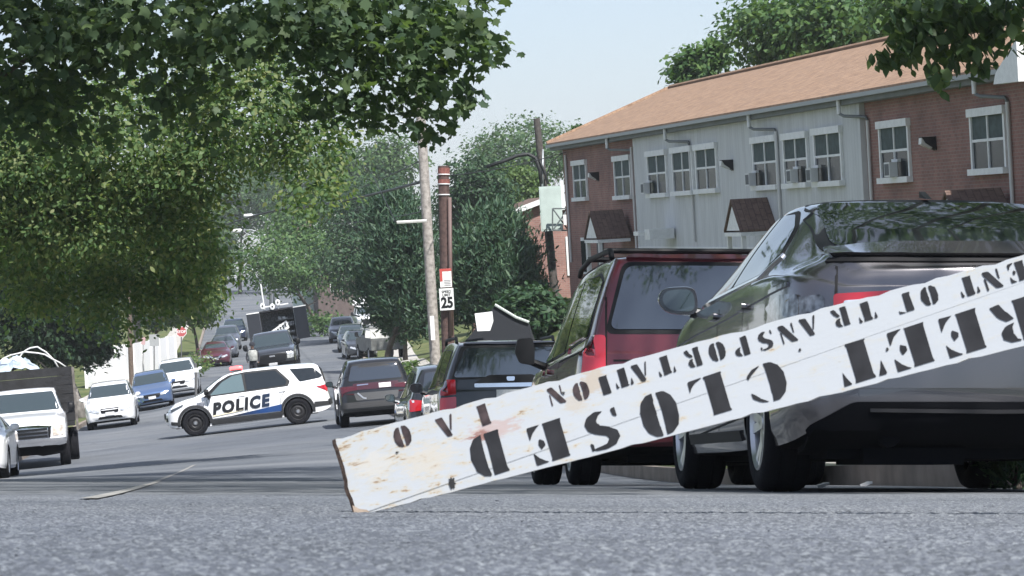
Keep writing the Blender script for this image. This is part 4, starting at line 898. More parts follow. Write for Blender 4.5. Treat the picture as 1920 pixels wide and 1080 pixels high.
# ------------------------------------------------------------------ fallen barricade board across the foreground
def board():
    dl, dr = 7.0, 6.45
    TL, BL = P(615, 826, dl), P(656, 971, dl); TR, BR = P(1920, 478, dr), P(1920, 649, dr-.02)
    gz = G(BL.x, BL.y); 
    O = BL.copy(); X = ((BR-BL)+(TR-TL)); X.normalize()
    Yv = ((TL-BL)+(TR-BR)); Nn = X.cross(Yv).normalized()             # away from the camera or towards it
    if Nn.y > 0: Nn = -Nn
    Yv = Nn.cross(X).normalized()
    M = Matrix(((X.x, Yv.x, Nn.x, O.x), (X.y, Yv.y, Nn.y, O.y), (X.z, Yv.z, Nn.z, O.z), (0, 0, 0, 1)))
    root = empty('barricade_board', M, 'white wooden barricade board lying tilted across the foreground, stencilled upside down', 'barricade')
    Mi = M.inverted()
    def pl(px, py):
        r = ray(px, py); t = O.dot(Nn)/r.dot(Nn); q = Mi @ (r*t); return Vector((q.x, q.y))
    a, b = pl(618, 824), pl(656, 971); H = (pl(1300, 647).y+pl(1500, 593).y)/2
    tl = pl(615, 826); hb = (pl(1200, 832).y+pl(1700, 705).y)/2
    Ltot = 2.25; th = .021
    m, t, bs = _new('white_board_paint'); N = t.nodes.new; L = t.links.new; tc = N('ShaderNodeTexCoord')
    n1 = N('ShaderNodeTexNoise'); n1.inputs['Scale'].default_value = 16; n1.inputs['Detail'].default_value = 10; n1.inputs['Roughness'].default_value = .72; L(tc.outputs['Object'], n1.inputs['Vector'])
    mp = N('ShaderNodeMapping'); mp.inputs['Scale'].default_value = (1, 3.2, 1); L(tc.outputs['Object'], mp.inputs[0]); L(mp.outputs[0], n1.inputs['Vector'])
    # worn stretches near the left end
    sx = N('ShaderNodeSeparateXYZ'); L(tc.outputs['Object'], sx.inputs[0])
    mr = N('ShaderNodeMapRange'); mr.inputs[1].default_value = .75; mr.inputs[2].default_value = .1; mr.inputs[3].default_value = -.05; mr.inputs[4].default_value = .045; L(sx.outputs[0], mr.inputs[0])
    n3 = N('ShaderNodeTexNoise'); n3.inputs['Scale'].default_value = 7; n3.inputs['Detail'].default_value = 3; L(tc.outputs['Object'], n3.inputs['Vector'])
    ad = N('ShaderNodeMath'); ad.operation = 'ADD'; L(n1.outputs['Fac'], ad.inputs[0]); L(mr.outputs[0], ad.inputs[1])
    m3 = N('ShaderNodeMath'); m3.operation = 'MULTIPLY_ADD'; m3.inputs[1].default_value = .25; L(n3.outputs['Fac'], m3.inputs[0]); L(ad.outputs[0], m3.inputs[2])
    r = N('ShaderNodeValToRGB'); r.color_ramp.elements[0].position = .60; r.color_ramp.elements[0].color = (.51, .535, .55, 1)
    r.color_ramp.elements[1].position = .78; r.color_ramp.elements[1].color = (.30, .21, .14, 1)
    e = r.color_ramp.elements.new(.70); e.color = (.52, .525, .50, 1); e = r.color_ramp.elements.new(.735); e.color = (.55, .49, .38, 1)
    L(m3.outputs[0], r.inputs[0])
    # fine scuffs
    n4 = N('ShaderNodeTexNoise'); n4.inputs['Scale'].default_value = 60; n4.inputs['Detail'].default_value = 5; n4.inputs['Roughness'].default_value = .8; L(mp.outputs[0], n4.inputs['Vector'])
    r4 = N('ShaderNodeValToRGB'); r4.color_ramp.elements[0].position = .27; r4.color_ramp.elements[0].color = (.45, .43, .40, 1); r4.color_ramp.elements[1].position = .36; r4.color_ramp.elements[1].color = (1, 1, 1, 1); L(n4.outputs['Fac'], r4.inputs[0])
    mx = N('ShaderNodeMix'); mx.data_type = 'RGBA'; mx.blend_type = 'MULTIPLY'; mx.inputs[0].default_value = 1; L(r.outputs[0], mx.inputs[6]); L(r4.outputs[0], mx.inputs[7])
    last = mx.outputs[2]
    n5 = N('ShaderNodeTexNoise'); n5.inputs['Scale'].default_value = 38; n5.inputs['Detail'].default_value = 6; n5.inputs['Roughness'].default_value = .7; L(mp.outputs[0], n5.inputs['Vector'])
    for px, py, rx, ry, col, st in ((1112, 712, 36, 40, (.50, .44, .36), .95), (1080, 752, 40, 30, (.52, .47, .40), .8), (800, 862, 90, 50, (.58, .54, .46), .75), (925, 806, 80, 26, (.50, .36, .32), .7), (905, 818, 40, 14, (.30, .15, .12), .9), (700, 872, 60, 40, (.60, .57, .50), .6)):
        p2_ = pl(px, py); k2 = .165/150
        mpp = N('ShaderNodeMapping'); mpp.inputs['Location'].default_value = (-p2_.x/(rx*k2), -p2_.y/(ry*k2), 0); mpp.inputs['Scale'].default_value = (1/(rx*k2), 1/(ry*k2), 0); L(tc.outputs['Object'], mpp.inputs[0])
        ln = N('ShaderNodeVectorMath'); ln.operation = 'LENGTH'; L(mpp.outputs[0], ln.inputs[0])
        a1 = N('ShaderNodeMath'); a1.operation = 'MULTIPLY_ADD'; a1.inputs[1].default_value = 2.6; L(n5.outputs['Fac'], a1.inputs[0]); L(ln.outputs['Value'], a1.inputs[2])
        m1 = N('ShaderNodeMapRange'); m1.inputs[1].default_value = 2.05; m1.inputs[2].default_value = 1.75; m1.inputs[3].default_value = 0; m1.inputs[4].default_value = st; L(a1.outputs[0], m1.inputs[0])
        x1 = N('ShaderNodeMix'); x1.data_type = 'RGBA'; L(m1.outputs[0], x1.inputs[0]); L(last, x1.inputs[6]); x1.inputs[7].default_value = (*col, 1); last = x1.outputs[2]
    L(last, bs.inputs['Base Color']); bs.inputs['Roughness'].default_value = .55
    bp = N('ShaderNodeBump'); bp.inputs['Strength'].default_value = .25; bp.inputs['Distance'].default_value = .002; L(n1.outputs['Fac'], bp.inputs['Height']); L(bp.outputs[0], bs.inputs['Normal'])
    # outline with a chipped edge
    k = 90; top = []; bot = []
    g = np.random.default_rng(5)
    for i in range(k+1):
        x = i/k*Ltot; c = g.random() < .12
        top.append((x+tl.x*(1-i/k) if i == 0 else x, tl.y*(1-x/Ltot)+x/Ltot*(tl.y+.001)-(.0035 if c and i > 0 else 0)+g.normal(0, .0005)))
        bot.append((x, g.normal(0, .0004)+(.003 if g.random() < .06 else 0)))
    lh = tl.y
    left = [(0, 0)]+[(tl.x*q+g.normal(0, .0012), lh*q) for q in np.linspace(.06, .94, 12)]
    left[0] = (.012, .0)
    poly = left+top+bot[::-1][:-1]
    mbd = MB(); mbd.prism(poly, lambda p: (p[0]+(.019 if p[0] < .02 else 0), p[1], 0), lambda p: (p[0], p[1], -th))
    o = mbd.build('board', m, root)
    ed = pmat('raw_splintered_wood', (.23, .14, .09), rough=.9, noise=(60, .6, 8), bump=(80, .8))
    o.data.materials.append(ed); o.data.materials.append(pmat('worn_edge', (.5, .48, .44), rough=.8, noise=(40, .35)))
    for p in o.data.polygons:
        if abs(p.normal.z) < .97 and p.center.x < .05: p.material_index = 1
        elif abs(p.normal.y) > .6: p.material_index = 2
    # raw wood chip at the lower left corner
    mb = MB(); mb.add([(q[0], q[1], .0007) for q in ((.013, .001), (.05, .002), (.044, .008), (.027, .014), (.013, .026))], [(0, 1, 2, 3, 4)]); mb.build('chipped_corner', pmat('bare_wood', (.42, .33, .25), rough=.9, noise=(50, .3)), o)
    # ---- stencil letters, drawn upright in a unit box (x right, y up)
    def arc(cx, cy, rx, ry, rx2, ry2, a0, a1, n=14):
        f = lambda i, x, y: (cx+x*math.cos(math.radians(a0+(a1-a0)*i/n)), cy+y*math.sin(math.radians(a0+(a1-a0)*i/n)))
        return [f(i, rx, ry) for i in range(n+1)]+[f(n-i, rx2, ry2) for i in range(n+1)]
    cresL = [(.45, 1), (.26, .98), (.08, .86), (-.01, .64), (-.01, .36), (.08, .14), (.26, .02), (.45, 0), (.43, .2), (.42, .5), (.43, .8)]
    cresR = [(1-x, y) for x, y in cresL]
    Scurve = [(.94, .93), (.80, .98), (.55, 1), (.28, .95), (.12, .80), (.14, .62), (.34, .47), (.56, .38), (.64, .27), (.55, .12), (.40, .04), (.62, 0), (.86, .09), (.97, .26), (.92, .44), (.72, .58), (.48, .67), (.42, .77), (.52, .88), (.72, .90)]
    stem = lambda a, b: [(a-.03, 0), (b+.03, 0), (b, .06), (b, .94), (b+.03, 1), (a-.03, 1), (a, .94), (a, .06)]
    LET = {'S': [Scurve, [(.05, .28), (.15, .24), (.2, .06), (.06, .02)], [(.86, .80), (.95, .74), (.95, .96), (.88, .96)]],
           'T': [stem(.34, .66), [(-.08, 1), (.14, 1), (.06, .84), (-.02, .62)], [(1.06, 1), (.83, 1), (.92, .84), (1.0, .62)]],
           'R': [stem(.04, .40), [(.44, 1), (.72, .98), (.88, .86), (.88, .68), (.74, .56), (.5, .52), (.58, .62), (.6, .78), (.54, .92)], [(.48, .44), (.68, .46), (.86, .32), (1, .02), (.74, 0), (.64, .22)]],
           'E': [stem(.06, .54), [(.62, 1), (1, 1), (1, .66), (.86, .84), (.72, .95)], [(.62, 0), (1, 0), (1, .34), (.86, .16), (.72, .05)], [(.62, .56), (.76, .64), (.80, .5), (.76, .36), (.62, .44)]],
           'C': [cresL, [(.54, .97), (.76, .93), (.94, .80), (.96, .64), (.86, .70), (.74, .84)], [(.54, .03), (.76, .07), (.95, .22), (.93, .32), (.8, .2)]],
           'L': [stem(.06, .52), [(.56, 0), (.96, 0), (.98, .30), (.88, .16), (.74, .07)]],
           'O': [cresL, cresR],
           'D': [[(.0, 0), (.45, 0), (.43, .3), (.43, .7), (.45, 1), (.0, 1), (.03, .9), (.03, .1)], [(.52, 1), (.75, .95), (.92, .78), (.98, .5), (.92, .22), (.75, .05), (.52, 0), (.56, .25), (.57, .5), (.56, .75)]],
           'N': [[(-.02, 1), (.40, 1), (1.02, .12), (1.02, 0), (.68, 0)], [(.1, .6), (.2, .5), (.2, 0), (.1, 0)], [(.88, .4), (.98, .3), (.98, 1), (.88, 1)]],
           'F': [stem(.08, .52), [(.54, 1), (.98, 1), (.98, .78), (.84, .9)]],
           'A': [[(.30, 1), (.62, 1), (1.06, 0), (.62, 0)], [(.30, .78), (.36, .70), (.14, 0), (.02, 0)]],
           'P': [stem(.06, .44), [(.50, 1), (.78, .97), (.95, .84), (.95, .66), (.8, .54), (.5, .50), (.62, .62), (.66, .76), (.6, .9)]],
           'M': [[(.0, 1), (.25, 1), (.55, .2), (.46, 0)], stem(.76, .98), [(.04, .7), (.12, .6), (.12, 0), (.04, 0)]],
           'I': [stem(.22, .74)]}
    LET['T'][0] = [(.20, 0), (.76, 0), (.72, .05), (.72, .9), (.76, 1), (.20, 1), (.25, .9), (.25, .05)]
    inkm = pmat('stencil_ink', (.022, .022, .024), rough=.6, noise=(25, .35)); worn = pmat('worn_stencil_ink', (.05, .035, .035), rough=.7, noise=(45, .6, 8))
    def put(ch, px, py, wd, ht, mat, rot=0.0, only=None):
        c = pl(px, py); mb = MB()
        for q, po in enumerate(LET[ch]):
            if only is not None and q not in only: continue
            pts = [Vector(((x-.5)*wd, (y-.5)*ht)) for x, y in po]
            pts = roundpoly([tuple(p) for p in pts], .0028, 2)
            pts = [p+Vector((g.normal(0, .0004), g.normal(0, .0004))) for p in pts]
            area = sum(pts[i-1].x*pts[i].y-pts[i].x*pts[i-1].y for i in range(len(pts)))
            if area < 0: pts = pts[::-1]
            vv, ee, ff = delaunay_2d_cdt(pts, [(i, (i+1) % len(pts)) for i in range(len(pts))], [list(range(len(pts)))], 1, 1e-6)[:3]
            cr, sr = math.cos(rot), math.sin(rot)
            mb.add([(c.x-(v.x*cr-v.y*sr), c.y-(v.x*sr+v.y*cr), .0012) for v in vv], [tuple(f) for f in ff])       # turned by 180 degrees
        mb.build('lettering', mat, root)
    sc = (pl(1300, 700)-pl(1200, 725)).length/math.hypot(100, 25)      # metres per photo pixel on the board
    for ch, px, py in (('S', 2097, 554), ('T', 2002, 578), ('R', 1902, 602), ('E', 1806, 624), ('E', 1709, 650), ('T', 1612, 677), ('C', 1437, 718), ('L', 1331, 742), ('O', 1237, 776), ('S', 1132, 805), ('E', 1030, 828), ('D', 914, 853)):
        put(ch, px, py, (71 if ch not in 'DO' else 69)*sc, (70 if ch not in 'DO' else 78)*sc, inkm, rot=.05)
    for ch, px, py in (('M', 1962, 492), ('E', 1908, 509), ('N', 1862, 524), ('T', 1816, 536), ('O', 1743, 554), ('F', 1697, 568), ('T', 1624, 584), ('R', 1576, 595), ('A', 1518, 612), ('N', 1478, 625), ('S', 1437, 638), ('P', 1390, 650), ('O', 1345, 659), ('R', 1300, 671), ('T', 1248, 685), ('A', 1203, 698), ('T', 1168, 708), ('I', 1134, 722), ('O', 1090, 733), ('N', 1044, 741)):
        put(ch, px, py, 30*sc, 33*sc, inkm if px > 1120 else worn, rot=.05)
    for ch, px, py, on in (('I', 907, 778, None), ('A', 838, 799, None), ('O', 755, 818, None)): put(ch, px, py, 34*sc, 38*sc, worn, rot=.08, only=on)
    # scrapes that show rust-brown wood
    def blot(px, py, rx, ry, mat, seed):
        gg = np.random.default_rng(seed); c = pl(px, py); n = 22; pts = []
        for i in range(n):
            a = 2*math.pi*i/n; k = .55+.6*gg.random(); pts.append((c.x+math.cos(a)*rx*sc*k, c.y+math.sin(a)*ry*sc*k, .0017))
        mb = MB(); mb.add(pts, [tuple(range(n))]); mb.build('scrape', mat, root)
    dark = pmat('dark_hole', (.03, .03, .03), rough=.9)
    for q in ((848, 905, 8, 12, 3), (1057, 737, 3, 3, 7), (1500, 656, 3, 3, 8), (1664, 655, 3, 3, 9), (745, 848, 4, 2, 12)): blot(q[0], q[1], q[2], q[3], dark, q[4])
    # the leg that still holds its far end up, outside the picture
    mb = MB(); mb.bx(2.12, 2.22, -.62, .30, -.07, -.023); lg = mb.build('leg', m, root)
board()
# ------------------------------------------------------------------ the brick terrace on the right
def brickmat(name, a, b, mortar, sc=1.0, rot=None):
    m, t, bs = _new(name); N = t.nodes.new; L = t.links.new; tc = N('ShaderNodeTexCoord')
    sx = N('ShaderNodeSeparateXYZ'); L(tc.outputs['Object'], sx.inputs[0])
    sm = N('ShaderNodeMath'); L(sx.outputs[0], sm.inputs[0]); L(sx.outputs[1], sm.inputs[1])
    cx = N('ShaderNodeCombineXYZ'); L(sm.outputs[0], cx.inputs[0]); L(sx.outputs[2], cx.inputs[1])
    br = N('ShaderNodeTexBrick'); br.inputs['Scale'].default_value = 1; br.inputs['Brick Width'].default_value = .22*sc; br.inputs['Row Height'].default_value = .078*sc; br.inputs['Mortar Size'].default_value = .009*sc
    br.inputs['Color1'].default_value = (*a, 1); br.inputs['Color2'].default_value = (*b, 1); br.inputs['Mortar'].default_value = (*mortar, 1); L(cx.outputs[0], br.inputs['Vector'])
    n = N('ShaderNodeTexNoise'); n.inputs['Scale'].default_value = .9; n.inputs['Detail'].default_value = 8; L(tc.outputs['Object'], n.inputs['Vector'])
    r = N('ShaderNodeValToRGB'); r.color_ramp.elements[0].position = .3; r.color_ramp.elements[0].color = (.72, .72, .74, 1); r.color_ramp.elements[1].position = .75; r.color_ramp.elements[1].color = (1.2, 1.17, 1.15, 1); L(n.outputs['Fac'], r.inputs[0])
    mx = N('ShaderNodeMix'); mx.data_type = 'RGBA'; mx.blend_type = 'MULTIPLY'; mx.inputs[0].default_value = 1; L(br.outputs['Color'], mx.inputs[6]); L(r.outputs[0], mx.inputs[7]); L(mx.outputs[2], bs.inputs['Base Color'])
    bs.inputs['Roughness'].default_value = .9; bs.inputs['Specular IOR Level'].default_value = .2; return m
BRICK = brickmat('red_brick', (.32, .175, .145), (.25, .14, .118), (.29, .225, .20))
def sidingmat(name, col):
    m, t, bs = _new(name); N = t.nodes.new; L = t.links.new; tc = N('ShaderNodeTexCoord')
    wv = N('ShaderNodeTexWave'); wv.wave_type = 'BANDS'; wv.bands_direction = 'X'; wv.inputs['Scale'].default_value = 1.3; L(tc.outputs['Object'], wv.inputs['Vector'])
    n = N('ShaderNodeTexNoise'); n.inputs['Scale'].default_value = 2.2; n.inputs['Detail'].default_value = 8; mp = N('ShaderNodeMapping'); mp.inputs['Scale'].default_value = (1.5, 1, .25); L(tc.outputs['Object'], mp.inputs[0]); L(mp.outputs[0], n.inputs['Vector'])
    r = N('ShaderNodeValToRGB'); r.color_ramp.elements[0].position = .3; r.color_ramp.elements[0].color = (*[c*.88 for c in col], 1); r.color_ramp.elements[1].position = .7; r.color_ramp.elements[1].color = (*[c*1.08 for c in col], 1); L(n.outputs['Fac'], r.inputs[0])
    r2 = N('ShaderNodeValToRGB'); r2.color_ramp.elements[0].position = .02; r2.color_ramp.elements[0].color = (.90, .90, .90, 1); r2.color_ramp.elements[1].position = .12; r2.color_ramp.elements[1].color = (1, 1, 1, 1); L(wv.outputs['Fac'], r2.inputs[0])
    mx = N('ShaderNodeMix'); mx.data_type = 'RGBA'; mx.blend_type = 'MULTIPLY'; mx.inputs[0].default_value = 1; L(r.outputs[0], mx.inputs[6]); L(r2.outputs[0], mx.inputs[7]); L(mx.outputs[2], bs.inputs['Base Color'])
    bs.inputs['Roughness'].default_value = .75; return m
SIDING = sidingmat('grey_green_siding', (.57, .585, .585))
def shinglemat(name, cols, sc=1.0):
    m, t, bs = _new(name); N = t.nodes.new; L = t.links.new; tc = N('ShaderNodeTexCoord')
    mp = N('ShaderNodeMapping'); mp.inputs['Scale'].default_value = (1.1*sc, 2.4*sc, 3*sc); L(tc.outputs['Object'], mp.inputs[0])
    n = N('ShaderNodeTexNoise'); n.inputs['Scale'].default_value = 1.6; n.inputs['Detail'].default_value = 7; n.inputs['Roughness'].default_value = .7; L(mp.outputs[0], n.inputs['Vector'])
    r = N('ShaderNodeValToRGB'); r.color_ramp.elements[0].position = .3; r.color_ramp.elements[0].color = (*cols[0], 1); r.color_ramp.elements[1].position = .72; r.color_ramp.elements[1].color = (*cols[1], 1); L(n.outputs['Fac'], r.inputs[0])
    br = N('ShaderNodeTexBrick'); br.inputs['Brick Width'].default_value = .35; br.inputs['Row Height'].default_value = .16; br.inputs['Mortar Size'].default_value = .012; br.inputs['Scale'].default_value = 1
    br.inputs['Color1'].default_value = (1.12, 1.1, 1.06, 1); br.inputs['Color2'].default_value = (.86, .86, .88, 1); br.inputs['Mortar'].default_value = (.62, .6, .6, 1); L(tc.outputs['Object'], br.inputs['Vector'])
    mx = N('ShaderNodeMix'); mx.data_type = 'RGBA'; mx.blend_type = 'MULTIPLY'; mx.inputs[0].default_value = .8; L(r.outputs[0], mx.inputs[6]); L(br.outputs['Color'], mx.inputs[7]); L(mx.outputs[2], bs.inputs['Base Color'])
    bs.inputs['Roughness'].default_value = .95; bs.inputs['Specular IOR Level'].default_value = .15; return m
SHING = shinglemat('orange_brown_shingles', ((.235, .155, .105), (.345, .24, .168)))
SHINGB = shinglemat('brown_shingles', ((.11, .075, .062), (.19, .135, .11)), 2)
WPANE = pmat('house_window_glass', (.018, .024, .028), rough=.2, ior=1.33, spec=.3)
CURT = pmat('window_blind', (.055, .08, .078), rough=.8, noise=(5, .3))
SOFF = pmat('grey_fascia', (.16, .175, .175), rough=.7, noise=(2, .12))
HX = Vector((.17, -1, 0)).normalized(); HY = Vector((1, .17, 0)).normalized()
HA = Vector((10.48, 70, 0))
def fac(px, py, back=0.0):
    r = ray(px, py); t = (HA+HY*back).dot(HY)/r.dot(HY); return r*t
_o = fac(1066, 480); HZ0 = -3.45
HO = Vector((_o.x, _o.y, HZ0))
HM = Matrix(((HX.x, HY.x, 0, HO.x), (HX.y, HY.y, 0, HO.y), (0, 0, 1, HO.z), (0, 0, 0, 1))); HMi = HM.inverted()
def hl(px, py, back=0.0):
    q = HMi @ fac(px, py, back); return q.x, q.z
def terrace():
    root = empty('rowhouse', HM, 'long two-storey terrace of red brick and grey siding under an orange-brown hip roof', 'house')
    xE = HMi @ Vector((HA+HX*24)); LX = xE.x
    eave = hl(1500, 195)[1]-.02; D = 8.8
    xb1 = hl(1201, 370)[0]; xb2 = hl(1626, 300)[0]
    ztr = hl(1320, 462)[1]                         # white trim under the siding
    m = MB(); m.bx(0, LX, .0, D, -2.5, eave+.05); m.build('brick_wall', BRICK, root)
    m = MB(); m.bx(xb1, xb2, -.14, -.003, ztr, eave-.02); m.build('siding', SIDING, root)
    m = MB(); m.bx(xb1-.02, xb2+.02, -.17, -.003, ztr-.12, ztr-.003); m.bx(xb1-.035, xb1-.002, -.16, -.003, ztr, eave-.02); m.build('trim_board', WHITE, root)
    m = MB(); m.bx(xb1-.01, xb2, -.14, -.003, ztr-.36, ztr-.123); m.build('lower_fascia', pmat('dark_fascia', (.04, .04, .045), rough=.8), root)
    # roof: hip at the far end
    ov = .5; rh = HMi @ fac(1715, 70, D/2); rx = HMi @ fac(1256, 160, D/2); zr = (rh.z+rx.z)/2; xr = rx.x
    e = eave+.06
    m = MB(); vs = [(-ov, -ov, e), (LX+ov, -ov, e), (LX+ov, D/2, zr), (xr, D/2, zr), (-ov, D+ov, e), (LX+ov, D+ov, e)]
    vs += [(x, y, z-.09) for x, y, z in vs]
    m.add(vs, [(0, 1, 2, 3), (0, 3, 4), (3, 2, 5, 4), (1, 5, 2), (6, 9, 8, 7), (6, 10, 9), (9, 10, 11, 8), (7, 8, 11), (0, 6, 7, 1), (0, 4, 10, 6), (4, 5, 11, 10), (1, 7, 11, 5)])
    rf = m.build('roof', SHING, root)
    m = MB(); m.tube([(xr, D/2, zr+.02), (LX+ov, D/2, zr+.02)], .09, 6); m.tube([(-ov, -ov, e+.02), (xr, D/2, zr+.02)], .07, 6); m.build('ridge_cap', SHING, rf)
    m = MB(); m.bx(-.44, LX+.4, -.40, -.003, eave-.22, eave-.06); m.bx(-.40, -.003, -.003, D, eave-.22, eave-.06); m.build('soffit', SOFF, root)
    m = MB(); m.bx(-.46, LX+.46, -ov-.07, -ov+.06, eave-.10, eave-.0); m.build('gutter', pmat('gutter_grey', (.30, .32, .32), rough=.5), root)
    # windows
    W = [(1090, 300, 377, 25, 0), (1170, 291, 374, 31, 0), (1243, 281, 370, 36, 1), (1291, 274, 366, 38, 0), (1336, 268, 362, 40, 0), (1447, 254, 356, 46, 1), (1505, 247, 352, 46, 1), (1566, 237, 349, 52, 1), (1681, 224, 343, 56, 1), (1857, 200, 327, 66, 0)]
    AC = 0
    for cx, y0, y1, wd, ac in W:
        xa = hl(cx-wd/2, (y0+y1)/2)[0]; xb = hl(cx+wd/2, (y0+y1)/2)[0]; z1 = hl(cx, y0)[1]; z0 = hl(cx, y1)[1]
        ins = xb1 < (xa+xb)/2 < xb2; yo = -.14 if ins else 0; fw = .11; pr = yo-.07
        m = MB(); m.bx(xa, xa+fw, pr, yo-.003, z0+.14, z1-.18); m.bx(xb-fw, xb, pr, yo-.003, z0+.14, z1-.18); m.bx(xa-.04, xb+.04, pr-.05, yo-.003, z1-.18, z1)
        m.bx(xa-.03, xb+.03, pr-.09, yo-.003, z0, z0+.14)
        xm = (xa+xb)/2; zm = (z0+z1)/2+.02
        m.bx(xm-.035, xm+.035, pr+.01, yo-.003, z0+.14, z1-.18)
        m.bx(xa+fw, xm-.035, pr+.015, yo-.003, zm-.03, zm+.03); m.bx(xm+.035, xb-fw, pr+.015, yo-.003, zm-.03, zm+.03)
        fr = m.build('window', WHITE, root)
        m = MB(); m.bx(xa+fw, xm-.035, pr+.045, yo-.004, z0+.14, zm-.03); m.bx(xm+.035, xb-fw, pr+.045, yo-.004, z0+.14, zm-.03); m.build('pane', WPANE, fr)
        m = MB(); m.bx(xa+fw, xm-.035, pr+.04, yo-.004, zm+.03, z1-.18); m.bx(xm+.035, xb-fw, pr+.04, yo-.004, zm+.03, z1-.18); m.build('upper_pane', CURT, fr)
        if ac:
            lab = ['white window air conditioner in the leftmost window of the grey siding', 'white window air conditioner in the fourth window of the grey siding', 'white window air conditioner in the fifth window of the grey siding', 'white window air conditioner in the window at the right end of the grey siding', 'white window air conditioner in the brick-side window right of the siding'][AC]
            sx = [-1, -1, 1, -1, 1][AC]; AC += 1
            x0 = xa+fw+.0 if sx < 0 else xm; x1 = x0+.46
            b = MB(); b.bx(x0, x1, pr-.26, pr-.06, z0+.15, z0+.50); b.bx(x0-.02, x1+.02, pr-.06, pr+.03, z0+.50, z0+.57)
            gr = pmat('ac_grille', (.10, .11, .115), rough=.7); at = HM @ Vector((x0, pr, z0+.16))
            o = b.build('air_conditioner', pmat('ac_white', (.62, .63, .62), rough=.5)); o.matrix_world = HM; tag(o, lab, 'air conditioner', 'window air conditioners')
            b = MB(); b.bx(x0+.05, x1-.05, pr-.265, pr-.26, z0+.19, z0+.46); b.bx(x0-.004, x0, pr-.23, pr-.09, z0+.19, z0+.46); b.build('vent_grille', gr, o)
    # curtain pulled aside in the open window
    # downspouts
    for px, yt, yb, br in ((1068, 290, 480, 0), (1190, 275, 400, 1163), (1309, 275, 440, 1275), (1472, 245, 400, 1435), (1635, 225, 390, 1607), (1899, 190, 400, 1866)):
        x, _ = hl(px, (yt+yb)/2); ins = xb1 < x < xb2; yo = -.2 if ins else -.06
        m = MB(); m.tube([(x, yo, hl(px, yt)[1]), (x, yo, ztr-.6 if not ins else ztr+.15)], .045, 8)
        if br:
            xbq = hl(br, yt-5)[0]; zt = eave-.1
            g_ = MB(); g_.tube([(xbq, -.46, zt), (xbq, -.46, zt-.34)], .055, 8); g_.build('gutter_outlet', WHITE, root, smooth=True, auto=50)
            e = MB(); e.tube([(xbq, -.44, zt-.34), (xbq+.15, -.38, zt-.40), (x-.12, yo, zt-.47), (x, yo, zt-.58)], .04, 8); e.build('elbow', SOFF, root, smooth=True)
        m.build('downspout', pmat('downspout_white', (.62, .62, .61), rough=.5), root, smooth=True, auto=50)
    # flood lamps under the eaves
    for px, py in ((1122, 331), (1382, 309), (1753, 269)):
        x, z = hl(px, py); ins = xb1 < x < xb2; yo = -.14 if ins else 0
        m = MB(); m.prism([(-.003, .16), (-.34, .16), (-.26, .02), (-.003, -.16)], lambda p: (x-.13, yo+p[0], z+p[1]), lambda p: (x+.13, yo+p[0], z+p[1])); o = m.build('wall_lamp', STEELB, root)
        m = MB(); m.prism([(-.345, .14), (-.36, .0), (-.12, -.12), (-.10, -.05)], lambda p: (x-.11, yo+p[0], z+p[1]), lambda p: (x+.11, yo+p[0], z+p[1])); m.build('lamp_lens', pmat('lamp_lens', (.6, .6, .56), rough=.3), o)
    # porches with little gable roofs
    def porch(xc, wd, zb, zh, dp, nm):
        m = MB(); a = wd/2
        m.add([(xc-a, -dp, zb), (xc, -dp, zb+zh), (xc+a, -dp, zb), (xc-a, -.15, zb), (xc, -.15, zb+zh), (xc+a, -.15, zb)], [(0, 1, 4, 3), (1, 2, 5, 4)])
        vs = m.v[:]; m.add([(x, y, z-.07) for x, y, z in vs], [(3, 4, 1, 0), (4, 5, 2, 1)]); m.f += [(0, 6, 7, 1), (1, 7, 8, 2), (0, 3, 9, 6), (2, 8, 11, 5)]; m.m += [0]*4
        r = m.build('porch_roof', SHINGB, root)
        m = MB(); m.prism([(-a*.86, 0), (a*.86, 0), (0, zh*.86)], lambda p: (xc+p[0], -dp+.05, zb-.02+p[1]), lambda p: (xc+p[0], -dp+.14, zb-.02+p[1])); m.build('pediment', WHITE, r)
        m = MB(); m.bx(xc-a, xc+a, -dp+.02, -.16, zb-.18, zb-.075); m.build('porch_beam', WHITE, r)
        for sx in (-1, 1):
            m = MB(); m.bx(xc+sx*(a-.12)-.06, xc+sx*(a-.12)+.06, -dp+.06, -dp+.18, -.2, zb-.18); m.build('porch_post', WHITE, r)
    xp, zp = hl(1112, 440, -1.2); xp2, zp2 = hl(1372, 430, -1.2)
    porch(xp, 2.3, zp-.1, .9, 1.3, 0); porch(xp2, 1.9, zp2-.02, .85, 1.2, 1)
    xp3 = hl(1790, 400, -1.2)[0]; porch(xp3, 2.6, zp2-.25, 1.0, 1.4, 2)
    # ground floor windows and doors, mostly behind the cars
    for px, kind in ((1098, 'w'), (1128, 'd'), (1245, 'w'), (1290, 'w'), (1345, 'd'), (1420, 'w'), (1700, 'w'), (1850, 'w')):
        x, z = hl(px, 480)
        if kind == 'w':
            m = MB(); m.bx(x-.5, x+.5, -.06, -.003, 1.1, 2.42); f = m.build('window', WHITE, root); m = MB(); m.bx(x-.42, x-.03, -.075, -.062, 1.18, 2.3); m.bx(x+.03, x+.42, -.075, -.062, 1.18, 2.3); m.build('pane', WPANE, f)
        else:
            m = MB(); m.bx(x-.5, x+.5, -.06, -.003, .1, 2.3); m.build('door', pmat('dark_door', (.05, .05, .055), rough=.5), root)
    # white rake end of the neighbouring roof
    x0, z0 = hl(1888, 148, -.5)
    m = MB(); m.prism([(x0, z0-.1), (x0+.16, z0+.12), (x0+1.6, z0+.75), (x0+1.6, z0-.12)], lambda p: (p[0], -.80, p[1]), lambda p: (p[0], -.60, p[1])); m.build('rake_board', WHITE, root)
